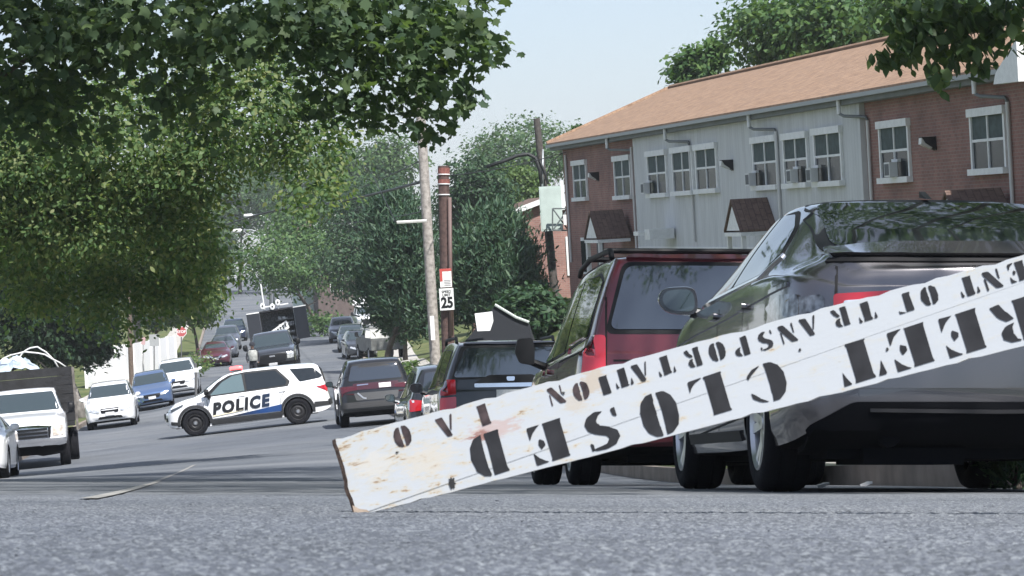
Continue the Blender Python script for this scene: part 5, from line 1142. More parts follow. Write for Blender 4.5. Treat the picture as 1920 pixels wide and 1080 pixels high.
    m = MB(); x1, z1 = hl(1235, 435, -.6); m.bx(x1-1.0, x1-.26, -1.2, -.2, z1-.08, z1+.05); m.bx(x1-.25, x1+.45, -1.0, -.2, z1-.22, z1+.10); m.build('door_canopy', WHITE, root)
terrace()
# ------------------------------------------------------------------ smaller houses
def house(name, label, px, d, wd, dp, h, rh, wall, roof, hd=-9, axis='gable', wins=((-.25, .55), (.25, .55)), z=None, trim=WHITE):
    p = tp(px, d)
    if z is not None: p.z = z
    M = Matrix.Translation(p) @ Matrix.Rotation(math.radians(-hd), 4, 'Z'); r = empty(name, M, label, 'house')
    m = MB(); a = wd/2
    m.prism([(-a, -2), (a, -2), (a, h), (0, h+rh), (-a, h)], lambda q: (q[0], 0, q[1]), lambda q: (q[0], dp, q[1])); m.build('wall', wall, r)
    o = .35; k = rh/a; m = MB()
    for s in (-1, 1):
        vs = [(0, -o, h+rh+.02), (s*(a+o), -o, h-o*k+.02), (s*(a+o), dp+o, h-o*k+.02), (0, dp+o, h+rh+.02)]
        m.add(vs+[(x, y, zz+.12) for x, y, zz in vs], [(0, 1, 2, 3), (4, 5, 6, 7), (0, 1, 5, 4), (2, 3, 7, 6), (1, 2, 6, 5)])
    m.build('roof', roof, r)
    m = MB()
    for s in (-1, 1): m.add([(0, -o-.03, h+rh+.16), (s*(a+o), -o-.03, h-o*k+.16), (s*(a+o), -o-.03, h-o*k-.06), (0, -o-.03, h+rh-.06)], [(0, 1, 2, 3)])
    m.build('rake_board', trim, r)
    for fx, fz in wins:
        x = fx*wd; zc = fz*h; m = MB(); m.bx(x-.55, x+.55, -.06, -.004, zc-.8, zc+.8); f = m.build('window', trim, r)
        m = MB(); m.bx(x-.45, x-.03, -.075, -.062, zc-.7, zc+.7); m.bx(x+.03, x+.45, -.075, -.062, zc-.7, zc+.7); m.build('pane', WPANE, f)
    return r
house('gable_house', 'small brick gable house at the far end of the terrace, left of the grey sign', 997, 155, 6, 8, 4.7, 1.8, BRICK, pmat('pale_grey_roof', (.45, .47, .46), rough=.9, noise=(2, .2)), hd=20)
house('brick_house', 'low red brick house behind the pine, below the small gable house', 1035, 131, 5, 6, 3.4, .8, BRICK, SHINGB, hd=-6)
house('frame_house', 'pale green house with two stacked windows behind the far parked cars', 630, 265, 5, 7, 5.6, 1.8, pmat('pale_green_wall', (.52, .60, .55), rough=.8, noise=(2, .15)), SHINGB, hd=-12, wins=((0, .30), (0, .74)), z=-6.5)
house('porch_house', 'brown house with white gable trim behind the white pickup', 690, 262, 8, 8, 3.6, 1.6, pmat('brown_wall', (.10, .075, .07), rough=.8, noise=(3, .2)), SHINGB, hd=-10, wins=((-.3, .5), (.25, .5)), z=-6.6)
house('roadside_house', 'white house far up the left side of the road, half hidden by trees', 352, 420, 7, 8, 4.0, 1.8, pmat('far_white_wall', (.6, .6, .58), rough=.8), pmat('far_grey_roof', (.25, .25, .26), rough=.9), hd=-5, z=-6.8)
# ------------------------------------------------------------------ poles, signs, wires, fence
def wood(name, col): return pmat(name, col, rough=.9, noise=(9, .4, 9), bump=(30, .5))
def pole(name, label, top, base, r0, r1, mat):
    b = Vector(base); t = Vector(top); m = MB(); m.tube([b+Vector((0, 0, -.6)), b+(t-b)*.33, b+(t-b)*.66, t], [r0, r0*.9+r1*.1, (r0+r1)/2, r1], 14)
    r = empty(name, b, label, 'utility pole'); m.v = [tuple(Vector(v)-b) for v in m.v]; m.build('pole_shaft', mat, r, smooth=True, auto=50); return r
def onpole(root, mb, name, mat, **k):
    b = root.location; mb.v = [tuple(Vector(v)-b) for v in mb.v]; return mb.build(name, mat, root, **k)
# leaning grey pole and the dark brown pole behind the black SUV
d = 100; bt = tp(821, d); tt = P(783, 120, d)
pl_ = pole('utility_pole', 'weathered pale wooden utility pole leaning left, with a long lamp arm', tt, bt, .17, .14, wood('silver_grey_wood', (.30, .275, .25)))
m = MB(); m.tube([P(787, 250, d), P(772, 236, d), P(745, 226, d), P(722, 221, d), P(700, 226, d-.5)], [.03, .03, .028, .025, .02], 8); onpole(pl_, m, 'lamp_arm', pmat('galvanised', (.38, .40, .41), rough=.5, metal=.6), smooth=True)
m = MB(); q = P(690, 230, d-.6); m.lathe([(-.35, .02), (-.3, .12), (.1, .14), (.3, .08), (.34, .01)], 12, 'X', q); onpole(pl_, m, 'lamp_head', pmat('galvanised', (.4, .4, .4)), smooth=True)
m = MB(); m.tube([P(800, 414, d-.3), P(744, 417, d-.3)], .05, 6); onpole(pl_, m, 'cross_bar', pmat('pale_rail', (.6, .6, .56)))
m = MB(); a = P(811, 615, d-.3); m.box(a, (.13, .05, .75)); onpole(pl_, m, 'pole_tag', WHITE)
d2 = 97; b2 = tp(843, d2); t2 = P(831, 311, d2)
p2 = pole('utility_pole', 'dark brown utility pole with reddish banded top, carrying the 25 speed sign', t2, b2, .20, .165, wood('creosote_wood', (.085, .052, .045)))
for py, mt, hh in ((322, 'rust_band', 14), (341, 'rust_band', 9)):
    m = MB(); c0 = P(832, py-hh/2, d2); c1 = P(832.3, py+hh/2, d2); m.tube([c0, c1], .185, 14); onpole(p2, m, 'red_band', pmat('rust_band', (.21, .075, .06), rough=.8, noise=(20, .4)))
for py in (327, 345, 365):
    m = MB(); c0 = P(832, py-.9, d2); c1 = P(832, py+.9, d2); m.tube([c0, c1], .195, 14); onpole(p2, m, 'white_ring', WHITE)
m = MB(); m.tube([P(843, 370, d2-.19), P(846, 630, d2-.19)], .06, 8); onpole(p2, m, 'conduit', pmat('conduit_brown', (.13, .085, .075), rough=.6), smooth=True)
def sign_on(root, px, py, dd, wd, ht, mat, name, yaw=0):
    c = P(px, py, dd); M = Matrix.Translation(c) @ Matrix.Rotation(yaw, 4, 'Z'); mb = MB(); mb.bx(-wd/2, wd/2, -.012, .012, -ht/2, ht/2)
    mb.v = [tuple((M @ Vector(v))-root.location) for v in mb.v]; return mb.build(name, mat, root), M
sg, SM = sign_on(p2, 837.5, 561, d2-.30, .44, .66, pmat('sign_white', (.66, .67, .66), rough=.5, noise=(10, .1)), 'speed_sign', .25)
def lett(root, M, s, x, z, size, mat, bold=.01, sx=1):
    vs, fs = text2d(s, size, 0, bold); w_ = max(v[0] for v in vs)-min(v[0] for v in vs); mn = min(v[0] for v in vs)
    mb = MB(); mb.add([tuple((M @ Vector(((v[0]-mn-w_/2)*sx+x, -.016, v[1]+z)))-root.location) for v in vs], fs); return mb
lett(p2, SM, '25', 0, -.25, .44, BLACK, .02, .85).build('lettering', BLACK, sg)
for s, z in (('SPEED', .19), ('LIMIT', .09)): lett(p2, SM, s, 0, z, .11, BLACK, .003).build('lettering', BLACK, sg)
pz, PM = sign_on(p2, 835.5, 521, d2-.32, .36, .56, pmat('poster_white', (.72, .70, .69), rough=.6, noise=(8, .15)), 'poster', .25)
m = MB(); m.bx(-.18, .18, -.018, -.013, .20, .28); m.bx(-.18, -.10, -.018, -.013, -.1, .20)
m.v = [tuple((PM @ Vector(v))-p2.location) for v in m.v]; m.build('red_border', pmat('poster_red', (.4, .06, .05), rough=.6), pz)
m = MB()
for k in range(4): m.bx(-.06, .15, -.018, -.013, -.24+k*.05, -.215+k*.05)
m.v = [tuple((PM @ Vector(v))-p2.location) for v in m.v]; m.build('poster_print', pmat('poster_grey', (.25, .25, .26)), pz)
# pole with the grey-green cabinet by the end of the terrace
d3 = 126; b3 = tp(1042, d3); t3 = P(1006, 222, d3)
p3 = pole('utility_pole', 'dark utility pole with a big pale grey-green cabinet, beside the left end of the terrace', t3, b3, .17, .13, wood('dark_pole_wood', (.07, .062, .055)))
ca = P(1033, 391, d3-.5); m = MB(); m.box(ca, (.86, .5, 1.75)); cb = onpole(p3, m, 'cabinet', pmat('pale_green_steel', (.44, .52, .48), rough=.5, noise=(2, .1)))
m = MB(); m.box(ca+Vector((0, -.255, 0)), (.78, .012, 1.62)); m.v = [tuple(Vector(v)-p3.location) for v in m.v]; m.build('cabinet_door', pmat('pale_green_steel', (.4, .4, .4)), cb)
m = MB()
for a, b in (((1036, 391), (1066, 391)), ((1036, 391), (1036, 432)), ((1036, 432), (1066, 432)), ((1066, 391), (1066, 432)), ((1037, 392), (1065, 431)), ((1065, 392), (1037, 431))): m.tube([P(*a, d3-1.2), P(*b, d3-1.2)], .03, 6)
onpole(p3, m, 'bracket', pmat('dark_galv', (.12, .14, .14), rough=.6))
m = MB(); m.bx(-.14, .14, -.14, .14, -.2, .2); m.v = [tuple(Vector(v)+P(1063, 412, d3-1.25)) for v in m.v]; onpole(p3, m, 'white_box', WHITE)
for pts, r in ((((1015, 345), (1012, 318), (1004, 296), (990, 289), (970, 292), (945, 302), (912, 313)), .075), (((1027, 345), (1022, 325), (1016, 312), (1012, 300)), .05), (((1030, 345), (1024, 330), (1033, 306), (1050, 290), (1062, 280)), .02)):
    m = MB(); m.tube([P(x, y, d3-.3) for x, y in pts], r, 8); onpole(p3, m, 'cable_loop', pmat('cable_black', (.012, .014, .014), rough=.6), smooth=True)
m = MB(); m.tube([P(1017, 350, d3-.3), P(1018, 280, d3-.1)], .04, 8); onpole(p3, m, 'conduit', pmat('galvanised', (.4, .4, .4)), smooth=True)
m = MB(); m.box(P(1055, 366, d3-.5), (.12, .12, 1.15)); onpole(p3, m, 'white_post', WHITE)
# overhead wires
def wire(label, pts, r, n=24):
    m = MB(); m.tube([P(*p) for p in pts], r, 5); o = m.build('overhead_cable', pmat('cable_black', (.012, .014, .014)), smooth=True); tag(o, label, 'cable')
def sag(a, b, s, n=16): return [(a[0]+(b[0]-a[0])*i/n, a[1]+(b[1]-a[1])*i/n+s*4*(i/n)*(1-i/n), a[2]+(b[2]-a[2])*i/n) for i in range(n+1)]
wire('thick dark overhead cable sloping down left from the leaning pole', sag((793, 340, 100), (590, 386, 150), 3), .05)
wire('thick dark overhead cable farther left, reaching the street lamps over the road', sag((590, 386, 150), (398, 432, 240), -9), .06)
wire('thin overhead wire above the road from the leaning pole', sag((791, 300, 100), (560, 395, 220), 5), .02)
wire('thin overhead wire crossing below the other wires beside the leaning pole', sag((797, 395, 100), (600, 420, 220), 6), .02)
wire('thin wire from the brown pole to the terrace eaves', sag((836, 330, 97), (1062, 285, 118), 6), .015)
wire('thin steep guy wire left of the leaning pole', sag((742, 417, 100), (700, 330, 110), 0), .014)
# street lamps far along the road
for i, (px, py, dd, w_) in enumerate(((448, 436, 260, 46), (470, 407, 320, 30))):
    b = tp(px+w_+14, dd); r = empty('street_lamp', b, ['street lamp with curved white arm over the far road, lower and nearer', 'street lamp with short arm over the far road, higher and smaller'][i], 'street lamp', 'far street lamps')
    m = MB(); pts = [b, P(px+w_+12, py+14, dd), P(px+w_, py+3, dd), P(px+w_*.5, py-5, dd), P(px, py-4, dd)]; m.tube(pts, [.12, .09, .06, .05, .05], 8); onpole(r, m, 'lamp_post', pmat('galvanised', (.4, .4, .4)), smooth=True)
    m = MB(); m.lathe([(-.5, .02), (-.45, .16), (.3, .18), (.5, .02)], 10, 'X', P(px-4, py-3, dd)); onpole(r, m, 'lamp_head', WHITE, smooth=True)
# left: fence, signs, small poles
def fence():
    segs = [((155, 128), (335, 162))]
    a = tp(163, 166); b = tp(331, 188); dr = (b-a); L_ = dr.length; root = empty('fence', a, 'bright white vinyl privacy fence behind the cars on the left', 'fence')
    n = 10; vin = pmat('white_vinyl', (.80, .80, .79), rough=.4); d_ = dr.normalized(); nn = Vector((-d_.y, d_.x, 0)).normalized()
    for i in range(n):
        p0 = a+dr*(i/n); p1 = a+dr*((i+1)/n); p0.z = T(p0.x, p0.y); p1.z = T(p1.x, p1.y); m = MB()
        for z0, z1, o in ((.05, 1.95, .02),):
            vs = [p0+nn*o+Vector((0, 0, z0)), p1+nn*o+Vector((0, 0, z0)), p1+nn*o+Vector((0, 0, z1)), p0+nn*o+Vector((0, 0, z1))]; vs += [v-nn*.05 for v in vs]
            m.add([v-a for v in vs], [(0, 1, 2, 3), (7, 6, 5, 4), (0, 4, 5, 1), (1, 5, 6, 2), (2, 6, 7, 3), (3, 7, 4, 0)])
        m.build('fence_panel', vin, root)
    for i in range(n+1):
        p0 = a+dr*(i/n); p0.z = T(p0.x, p0.y); m = MB(); q = p0-a; m.bx(q.x-.075, q.x+.075, q.y-.075, q.y+.075, q.z-.2, q.z+1.99); m.build('post', vin, root)
fence()
bp = tp(247, 163); pole('utility_pole', 'thin brown wooden pole in front of the white fence', P(241, 535, 163), bp, .13, .11, wood('brown_pole_wood', (.12, .09, .07)))
def signpost(name, label, cat, px, d_, py, poly, mat, mats2=None, r=.035):
    b = tp(px, d_); c = P(px, py, d_); root = empty(name, b, label, cat); m = MB(); m.tube([Vector((0, 0, -.2)), Vector((c.x-b.x, 0, c.z-b.z+.3))], r, 8); m.build('post', pmat('sign_post_steel', (.16, .16, .16), rough=.6, metal=.4), root)
    q = c-b; m = MB(); m.prism(poly, lambda p: (q.x+p[0], -.06, q.z+p[1]), lambda p: (q.x+p[0], -.045, q.z+p[1])); f = m.build('sign_face', mat, root); return root, q, f
R8 = [(.34*math.cos(math.radians(22.5+45*k)), .34*math.sin(math.radians(22.5+45*k))) for k in range(8)]
r, q, f = signpost('stop_sign', 'red and white octagonal stop sign beyond the end of the white fence', 'road sign', 340, 193, 622, R8, WHITE)
m = MB(); m.prism([(x*.9, y*.9) for x, y in R8], lambda p: (q.x+p[0], -.066, q.z+p[1]), lambda p: (q.x+p[0], -.061, q.z+p[1])); m.build('red_field', pmat('sign_red', (.42, .09, .09), rough=.5), f)
vs, fs = text2d('STOP', .22, 0, .008); m = MB(); w_ = max(v[0] for v in vs); m.add([(q.x+v[0]-w_/2, -.07, q.z+v[1]-.075) for v in vs], fs); m.build('lettering', WHITE, f)
signpost('road_sign', 'grey back of a rectangular road sign in front of the white fence', 'road sign', 289, 178, 638, [(-.27, -.33), (.27, -.33), (.27, .33), (-.27, .33)], pmat('sign_back_grey', (.30, .31, .31), rough=.6))
signpost('road_sign', 'small tilted sign on a thin leaning post left of the grey sign back', 'road sign', 268, 174, 640, [(-.12, -.16), (.10, -.2), (.16, .25), (-.05, .18)], pmat('sign_pink', (.45, .30, .30), rough=.6), r=.025)
signpost('parking_meter_post', 'short dark post with a pale cap at the kerb near the police SUV nose', 'post', 367, 143, 694, [(-.12, -.1), (.12, -.1), (.12, .1), (-.12, .1)], WHITE, r=.06)
# dark canopy with a white sheet, over the black SUV's roof
def canopy():
    d_ = 62; b = tp(940, d_); root = empty('canopy', b, 'dark pitched canopy with pale rope edge, beyond the black SUV roof', 'canopy'); cl = pmat('navy_canvas', (.016, .019, .025), rough=.8)
    P0 = [P(872, 640, d_), P(928, 573, d_), P(948, 585, d_), P(968, 597, d_), P(992, 606, d_), P(1000, 650, d_), P(872, 650, d_)]
    m = MB(); n = len(P0); m.add([p-b for p in P0]+[p-b+Vector((.2, 2.5, -.75)) for p in P0], [tuple(range(n)), tuple(range(2*n-1, n-1, -1))]+[(i, (i+1) % n, (i+1) % n+n, i+n) for i in range(n)]); m.build('canvas', cl, root)
    m = MB(); m.tube([p-b+Vector((0, -.03, .02)) for p in P0[1:5]], .028, 6); m.build('rope_edge', pmat('pale_rope', (.5, .55, .52), rough=.7), root)
    m = MB()
    for x in (885, 990): q = P(x, 640, d_)-b; m.tube([(q.x, .2, q.z), (q.x, .2, -.2)], .04, 6)
    m.build('leg', BLACK, root)
    s = [P(890, 588, d_-.4), P(923, 584, d_-.4), P(925, 602, d_-.4), P(919, 620, d_-.4), P(895, 621, d_-.4)]
    m = MB(); m.add([p for p in s]+[p+Vector((0, .03, 0)) for p in s], [(0, 1, 2, 3, 4), (9, 8, 7, 6, 5)]+[(i, (i+1) % 5, (i+1) % 5+5, i+5) for i in range(5)]); o = m.build('white_sheet', pmat('white_sheet', (.82, .83, .82), rough=.6), at=s[0]); tag(o, 'square white sheet fixed to the left face of the dark canopy', 'sheet')
canopy()
# worn white arc painted on the road, bits of litter along the kerb
def ground_hit(px, py):
    r = ray(px, py); d = 5.0
    while d < 200 and r.z*d > G(r.x*d, r.y*d): d *= 1.02
    return r*d
def arcline():
    ctl = [(166, 937.5), (219, 926), (273, 911), (310, 897), (340, 884), (368, 871)]; im = []
    for i in range(len(ctl)-1):
        q = [Vector(ctl[j]) for j in (max(i-1, 0), i, i+1, min(i+2, len(ctl)-1))]
        for t in range(8): im.append(_cr(q[0], q[1], q[2], q[3], t/8))
    w3 = [ground_hit(p.x, p.y) for p in im]; ws_ = .03; pts = []
    for p in w3:
        if not pts or (p-pts[-1]).length > .8: pts.append(Vector((p.x, p.y, 0)))
    for _ in range(3): pts = [pts[0]]+[(pts[i-1]+pts[i]*2+pts[i+1])/4 for i in range(1, len(pts)-1)]+[pts[-1]]
    m = MB(); vs = []
    for i, p in enumerate(pts):
        t = (pts[min(i+1, len(pts)-1)]-pts[max(i-1, 0)]).normalized(); n = Vector((-t.y, t.x, 0))*ws_
        for s in (-1, 1): q = p+n*s; vs.append((q.x, q.y, G(q.x, q.y)+.005))
    m.add(vs, [(2*i, 2*i+1, 2*i+3, 2*i+2) for i in range(len(pts)-1)]); o = m.build('road_marking', pmat('worn_road_paint', (.27, .265, .245), rough=.8, noise=(4, .35, 8))); tag(o, kind='structure')
arcline()
lm = pmat('litter_white', (.7, .68, .64), rough=.7)
for i, (px, dd) in enumerate(((1622, 21.5), (1540, 19), (1700, 22))):
    p = gp(px, dd); m = MB(); m.box((0, 0, .012), (rnd.uniform(.03, .09), .04, .02), R=Matrix.Rotation(rnd.uniform(-.6, .6), 3, 'Y')); m.box((.03, .01, .02), (.04, .03, .015), R=Matrix.Rotation(rnd.uniform(0, 3), 3, 'Z'))
    o = m.build('paper_scrap', lm); o.location = p; tag(o, 'scrap of pale litter on the road near the grey sedan and kerb', 'litter', 'litter by the kerb')
# an officer beside the dark pickup, only head and trunk show above the police SUV
def person():
    p = gp(477, 135.5); root = empty('person', Matrix.Translation(p), 'person in a dark shirt and grey vest standing beside the dark pickup', 'person')
    V = [(0, 0, .95), (0, 0, 1.15), (0, -.01, 1.38), (0, 0, 1.50), (0, -.02, 1.56), (0, -.03, 1.66), (0, -.02, 1.76), (-.19, 0, 1.41), (-.27, -.02, 1.15), (-.22, -.14, .98), (-.20, -.2, .93), (.19, 0, 1.41), (.28, -.02, 1.16), (.25, -.13, .97), (.23, -.18, .91), (-.10, 0, .88), (-.12, 0, .48), (-.13, .01, .09), (-.14, -.14, .04), (.10, 0, .88), (.13, 0, .48), (.14, .01, .09), (.15, -.14, .04)]
    E = [(0, 1), (1, 2), (2, 3), (3, 4), (4, 5), (5, 6), (2, 7), (7, 8), (8, 9), (9, 10), (2, 11), (11, 12), (12, 13), (13, 14), (0, 15), (15, 16), (16, 17), (17, 18), (0, 19), (19, 20), (20, 21), (21, 22)]
    R_ = [.15, .14, .17, .07, .06, .105, .08, .075, .055, .042, .03, .075, .055, .042, .03, .1, .07, .05, .04, .1, .07, .05, .04]
    me = bpy.data.meshes.new('body'); me.from_pydata(V, E, []); o = bpy.data.objects.new('body', me); COL.objects.link(o)
    sk = o.modifiers.new('s', 'SKIN'); 
    for i, r in enumerate(R_): me.skin_vertices[0].data[i].radius = (r, r*.8)
    me.skin_vertices[0].data[0].use_root = True
    o.modifiers.new('u', 'SUBSURF').levels = 2
    dg = bpy.context.evaluated_depsgraph_get(); nm = bpy.data.meshes.new_from_object(o.evaluated_get(dg)); o.modifiers.clear(); o.data = nm
    for mt in (pmat('dark_uniform', (.02, .022, .03), rough=.9), pmat('skin', (.35, .2, .14), rough=.6)): nm.materials.append(mt)
    for f in nm.polygons: f.use_smooth = True; f.material_index = 1 if (f.center.z > 1.53 or f.center.z < .95 and f.center.y < -.12 and f.center.z > .8) else 0
    o.parent = root
    m = MB(); m.lathe([(1.0, .20), (1.02, .215), (1.2, .205), (1.38, .225), (1.46, .15)], 20, 'Z'); v = m.build('vest', pmat('grey_vest', (.34, .35, .33), rough=.8, noise=(9, .3)), root, smooth=True)
    m = MB(); m.lathe([(1.64, .118), (1.70, .125), (1.78, .10), (1.81, .02), (1.812, .001)], 16, 'Z', (0, -.02, 0)); m.build('cap', pmat('dark_uniform', (.02, .02, .03)), root, smooth=True)
person()
# ------------------------------------------------------------------ trees
def leafmat(name, cols, trans=.3):
    m, t, b = _new(name); N = t.nodes.new; L = t.links.new
    g = N('ShaderNodeNewGeometry'); r = N('ShaderNodeValToRGB'); r.color_ramp.elements[0].color = (*cols[0], 1); r.color_ramp.elements[1].color = (*cols[-1], 1)
    for i, c in enumerate(cols[1:-1]): e = r.color_ramp.elements.new((i+1)/(len(cols)-1)); e.color = (*c, 1)
    L(g.outputs['Random Per Island'], r.inputs[0]); L(r.outputs[0], b.inputs['Base Color']); b.inputs['Roughness'].default_value = .55; b.inputs['Specular IOR Level'].default_value = .35
    tr = N('ShaderNodeBsdfTranslucent'); mu = N('ShaderNodeMix'); mu.data_type = 'RGBA'; mu.blend_type = 'MULTIPLY'; mu.inputs[0].default_value = 1; L(r.outputs[0], mu.inputs[6]); mu.inputs[7].default_value = (1.5, 1.6, .7, 1); L(mu.outputs[2], tr.inputs[0])
    mx = N('ShaderNodeMixShader'); mx.inputs[0].default_value = trans; L(b.outputs[0], mx.inputs[1]); L(tr.outputs[0], mx.inputs[2]); L(mx.outputs[0], t.nodes['Material Output'].inputs[0]); return m
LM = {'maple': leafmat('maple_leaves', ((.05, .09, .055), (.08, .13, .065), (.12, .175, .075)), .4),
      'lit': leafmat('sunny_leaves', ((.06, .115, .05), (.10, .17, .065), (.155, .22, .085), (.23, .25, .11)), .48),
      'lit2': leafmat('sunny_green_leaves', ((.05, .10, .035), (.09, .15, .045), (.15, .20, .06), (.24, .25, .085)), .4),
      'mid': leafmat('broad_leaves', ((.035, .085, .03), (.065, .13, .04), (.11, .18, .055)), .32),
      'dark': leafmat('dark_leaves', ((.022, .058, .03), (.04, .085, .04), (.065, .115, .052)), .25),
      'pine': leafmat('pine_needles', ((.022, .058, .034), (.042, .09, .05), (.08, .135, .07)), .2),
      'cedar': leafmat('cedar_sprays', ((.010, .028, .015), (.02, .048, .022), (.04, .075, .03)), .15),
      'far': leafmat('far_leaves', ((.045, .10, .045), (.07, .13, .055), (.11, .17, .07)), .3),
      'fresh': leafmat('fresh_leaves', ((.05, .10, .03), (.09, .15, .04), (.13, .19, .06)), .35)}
BARK = pmat('bark', (.09, .075, .062), rough=.95, noise=(5, .4, 8), bump=(12, .7))
BARKG = pmat('grey_bark', (.20, .185, .17), rough=.95, noise=(5, .4, 8), bump=(12, .7))
LEAF = {'maple': [(0, -.44), (.08, -.40), (.28, -.46), (.32, -.27), (.54, -.12), (.40, .0), (.46, .22), (.26, .18), (.16, .30), (0, .56), (-.14, .30), (-.26, .18), (-.46, .22), (-.40, .0), (-.54, -.12), (-.32, -.27), (-.28, -.46), (-.08, -.40)],
        'oval': [(0, -.5), (.26, -.2), (.30, .1), (0, .55), (-.30, .1), (-.26, -.2)],
        'needle': [(-.09, -.5), (.09, -.5), (.13, .1), (0, .6), (-.13, .1)],
        'spray': [(0, -.5), (.2, -.35), (.12, -.1), (.3, .1), (.1, .2), (0, .6), (-.12, .2), (-.3, .05), (-.12, -.1), (-.2, -.35)]}
def leaves(name, pos, size, nrm, up, shape, mat, parent, base):
    """many small flat leaves as one mesh: pos (n,3), nrm = facing, up = growing direction"""
    sh = np.array(LEAF[shape]); k = len(sh); n = len(pos)
    nrm = nrm/np.maximum(np.linalg.norm(nrm, axis=1, keepdims=True), 1e-6)
    up = up-nrm*(up*nrm).sum(1, keepdims=True); up = up/np.maximum(np.linalg.norm(up, axis=1, keepdims=True), 1e-6); rt = np.cross(up, nrm)
    V = (pos-np.array(base))[:, None]+size[:, None, None]*(sh[None, :, :1]*rt[:, None]+sh[None, :, 1:]*up[:, None])
    curl = np.random.default_rng(n).uniform(.1, 1.1, (n, 1, 1)); V = V-nrm[:, None]*(size[:, None, None]*((np.abs(sh[None, :, :1])**1.5)*.6+np.maximum(sh[None, :, 1:], 0)**2*.7)*curl)
    me = bpy.data.meshes.new(name); me.vertices.add(n*k); me.vertices.foreach_set('co', V.astype(np.float32).ravel())
    me.loops.add(n*k); me.polygons.add(n); me.loops.foreach_set('vertex_index', np.arange(n*k, dtype=np.int32)); me.polygons.foreach_set('loop_start', np.arange(n, dtype=np.int32)*k)
    me.update(); me.validate(); me.materials.append(mat)
    o = bpy.data.objects.new(name, me); COL.objects.link(o)
    if parent: o.parent = parent
    return o
def crown_points(g, blobs, ncl, nl, rc, hollow=.45, flat=.6):
    """clusters spread in and near the surface of several ellipsoids -> leaf positions, outward directions, cluster centres"""
    vol = np.array([b[3]*b[4]*b[5] for b in blobs])**.75; pick = g.choice(len(blobs), ncl, p=vol/vol.sum()); B = np.array(blobs)[pick]
    d = g.normal(size=(ncl, 3)); d /= np.linalg.norm(d, axis=1, keepdims=True)
    r = hollow+(1-hollow)*g.random(ncl)**.7; r *= 1+.16*g.normal(size=ncl)*.6
    C = B[:, :3]+d*B[:, 3:]*r[:, None]
    q = g.normal(size=(ncl, nl, 3))*np.array([1, 1, flat])*(rc*(.6+.8*g.random(ncl)))[:, None, None]*.55
    pos = (C[:, None]+q).reshape(-1, 3); out = np.repeat(d, nl, 0)
    return pos, out, C
def tree(name, label, base, th, blobs, kind, shape, ncl, nl, rc, ls, seed, tr=.2, bark=None, limbs=9, group=None, hollow=.45, drape=.3, flat=.6, cat='tree', extra=None, lean=(0, 0)):
    g = np.random.default_rng(seed); b = Vector(base); r = empty(name, b, label, cat, group)
    pos, out, C = crown_points(g, blobs, ncl, nl, rc, hollow, flat)
    if extra is not None:
        pos = np.concatenate([pos, extra[0]]); out = np.concatenate([out, extra[1]])
    n = len(pos)
    if shape == 'needle':
        nrm = g.normal(size=(n, 3)); up = out*.8+np.array([0, 0, .9])+g.normal(size=(n, 3))*.35
    elif shape == 'spray':
        nrm = g.normal(size=(n, 3))*.6+np.array([0, 0, .8]); up = out*np.array([1, 1, .3])+np.array([0, 0, -drape])+g.normal(size=(n, 3))*.4
    else:
        nrm = out*.5+np.array([0, 0, .75])+g.normal(size=(n, 3))*.55; up = out*.4+np.array([0, 0, -drape*2])+g.normal(size=(n, 3))*.6
    sz = ls*(.65+.7*g.random(n))
    leaves('crown', pos, sz, nrm, up, shape, LM[kind], r, b)
    m = MB(); z0 = b.z; ct = Vector(blobs[0][:3]); ax = lambda h: Vector((b.x+(ct.x-b.x)*min(1, (h/max(th, .1)))**1.4*.9, b.y+(ct.y-b.y)*min(1, (h/max(th, .1)))**1.4*.9, z0+h))
    top = max(ct.z-z0, th)
    pts = [ax(0)-Vector((0, 0, .4))]+[ax(top*i/6) for i in range(1, 7)]; pts[0].x, pts[0].y = b.x, b.y
    m.tube([p-b for p in pts], [tr*1.25]+[tr*(1-.12*i) for i in range(1, 7)], 10)
    idx = g.choice(len(C), min(limbs, len(C)), replace=False)
    for i in idx:
        e = Vector(C[i]); h = min(top*.95, max(th*.55, (e.z-z0)*.6)); s = ax(h); mid = s+(e-s)*.5+Vector((0, 0, -.08*(e-s).length))
        m.tube([s-b, mid-b, e-b], [tr*.34, tr*.2, tr*.05], 6)
    m.build('trunk', bark or BARK, r, smooth=True)
    return r
def B(px, py, d, wpx, hpx, dep=None):
    c = P(px, py, d); return (c.x, c.y, c.z, wpx*d/F, dep or wpx*d/F, hpx*d/F)
def sprays(items, d, rad, nl, seed, dj=1.2):
    """hanging sprigs at picked places of the crown"""
    g = np.random.default_rng(seed); pp = []; oo = []
    for px, py, k in items:
        c = np.array(P(px, py, d+g.uniform(-dj, dj))); q = c+g.normal(size=(int(nl*k), 3))*np.array([rad, rad, rad*.8])*.6*(k**.5); pp.append(q); o = g.normal(size=(len(q), 3))*.5+np.array([.4, 0, -.3]); oo.append(o)
    return np.concatenate(pp), np.concatenate(oo)
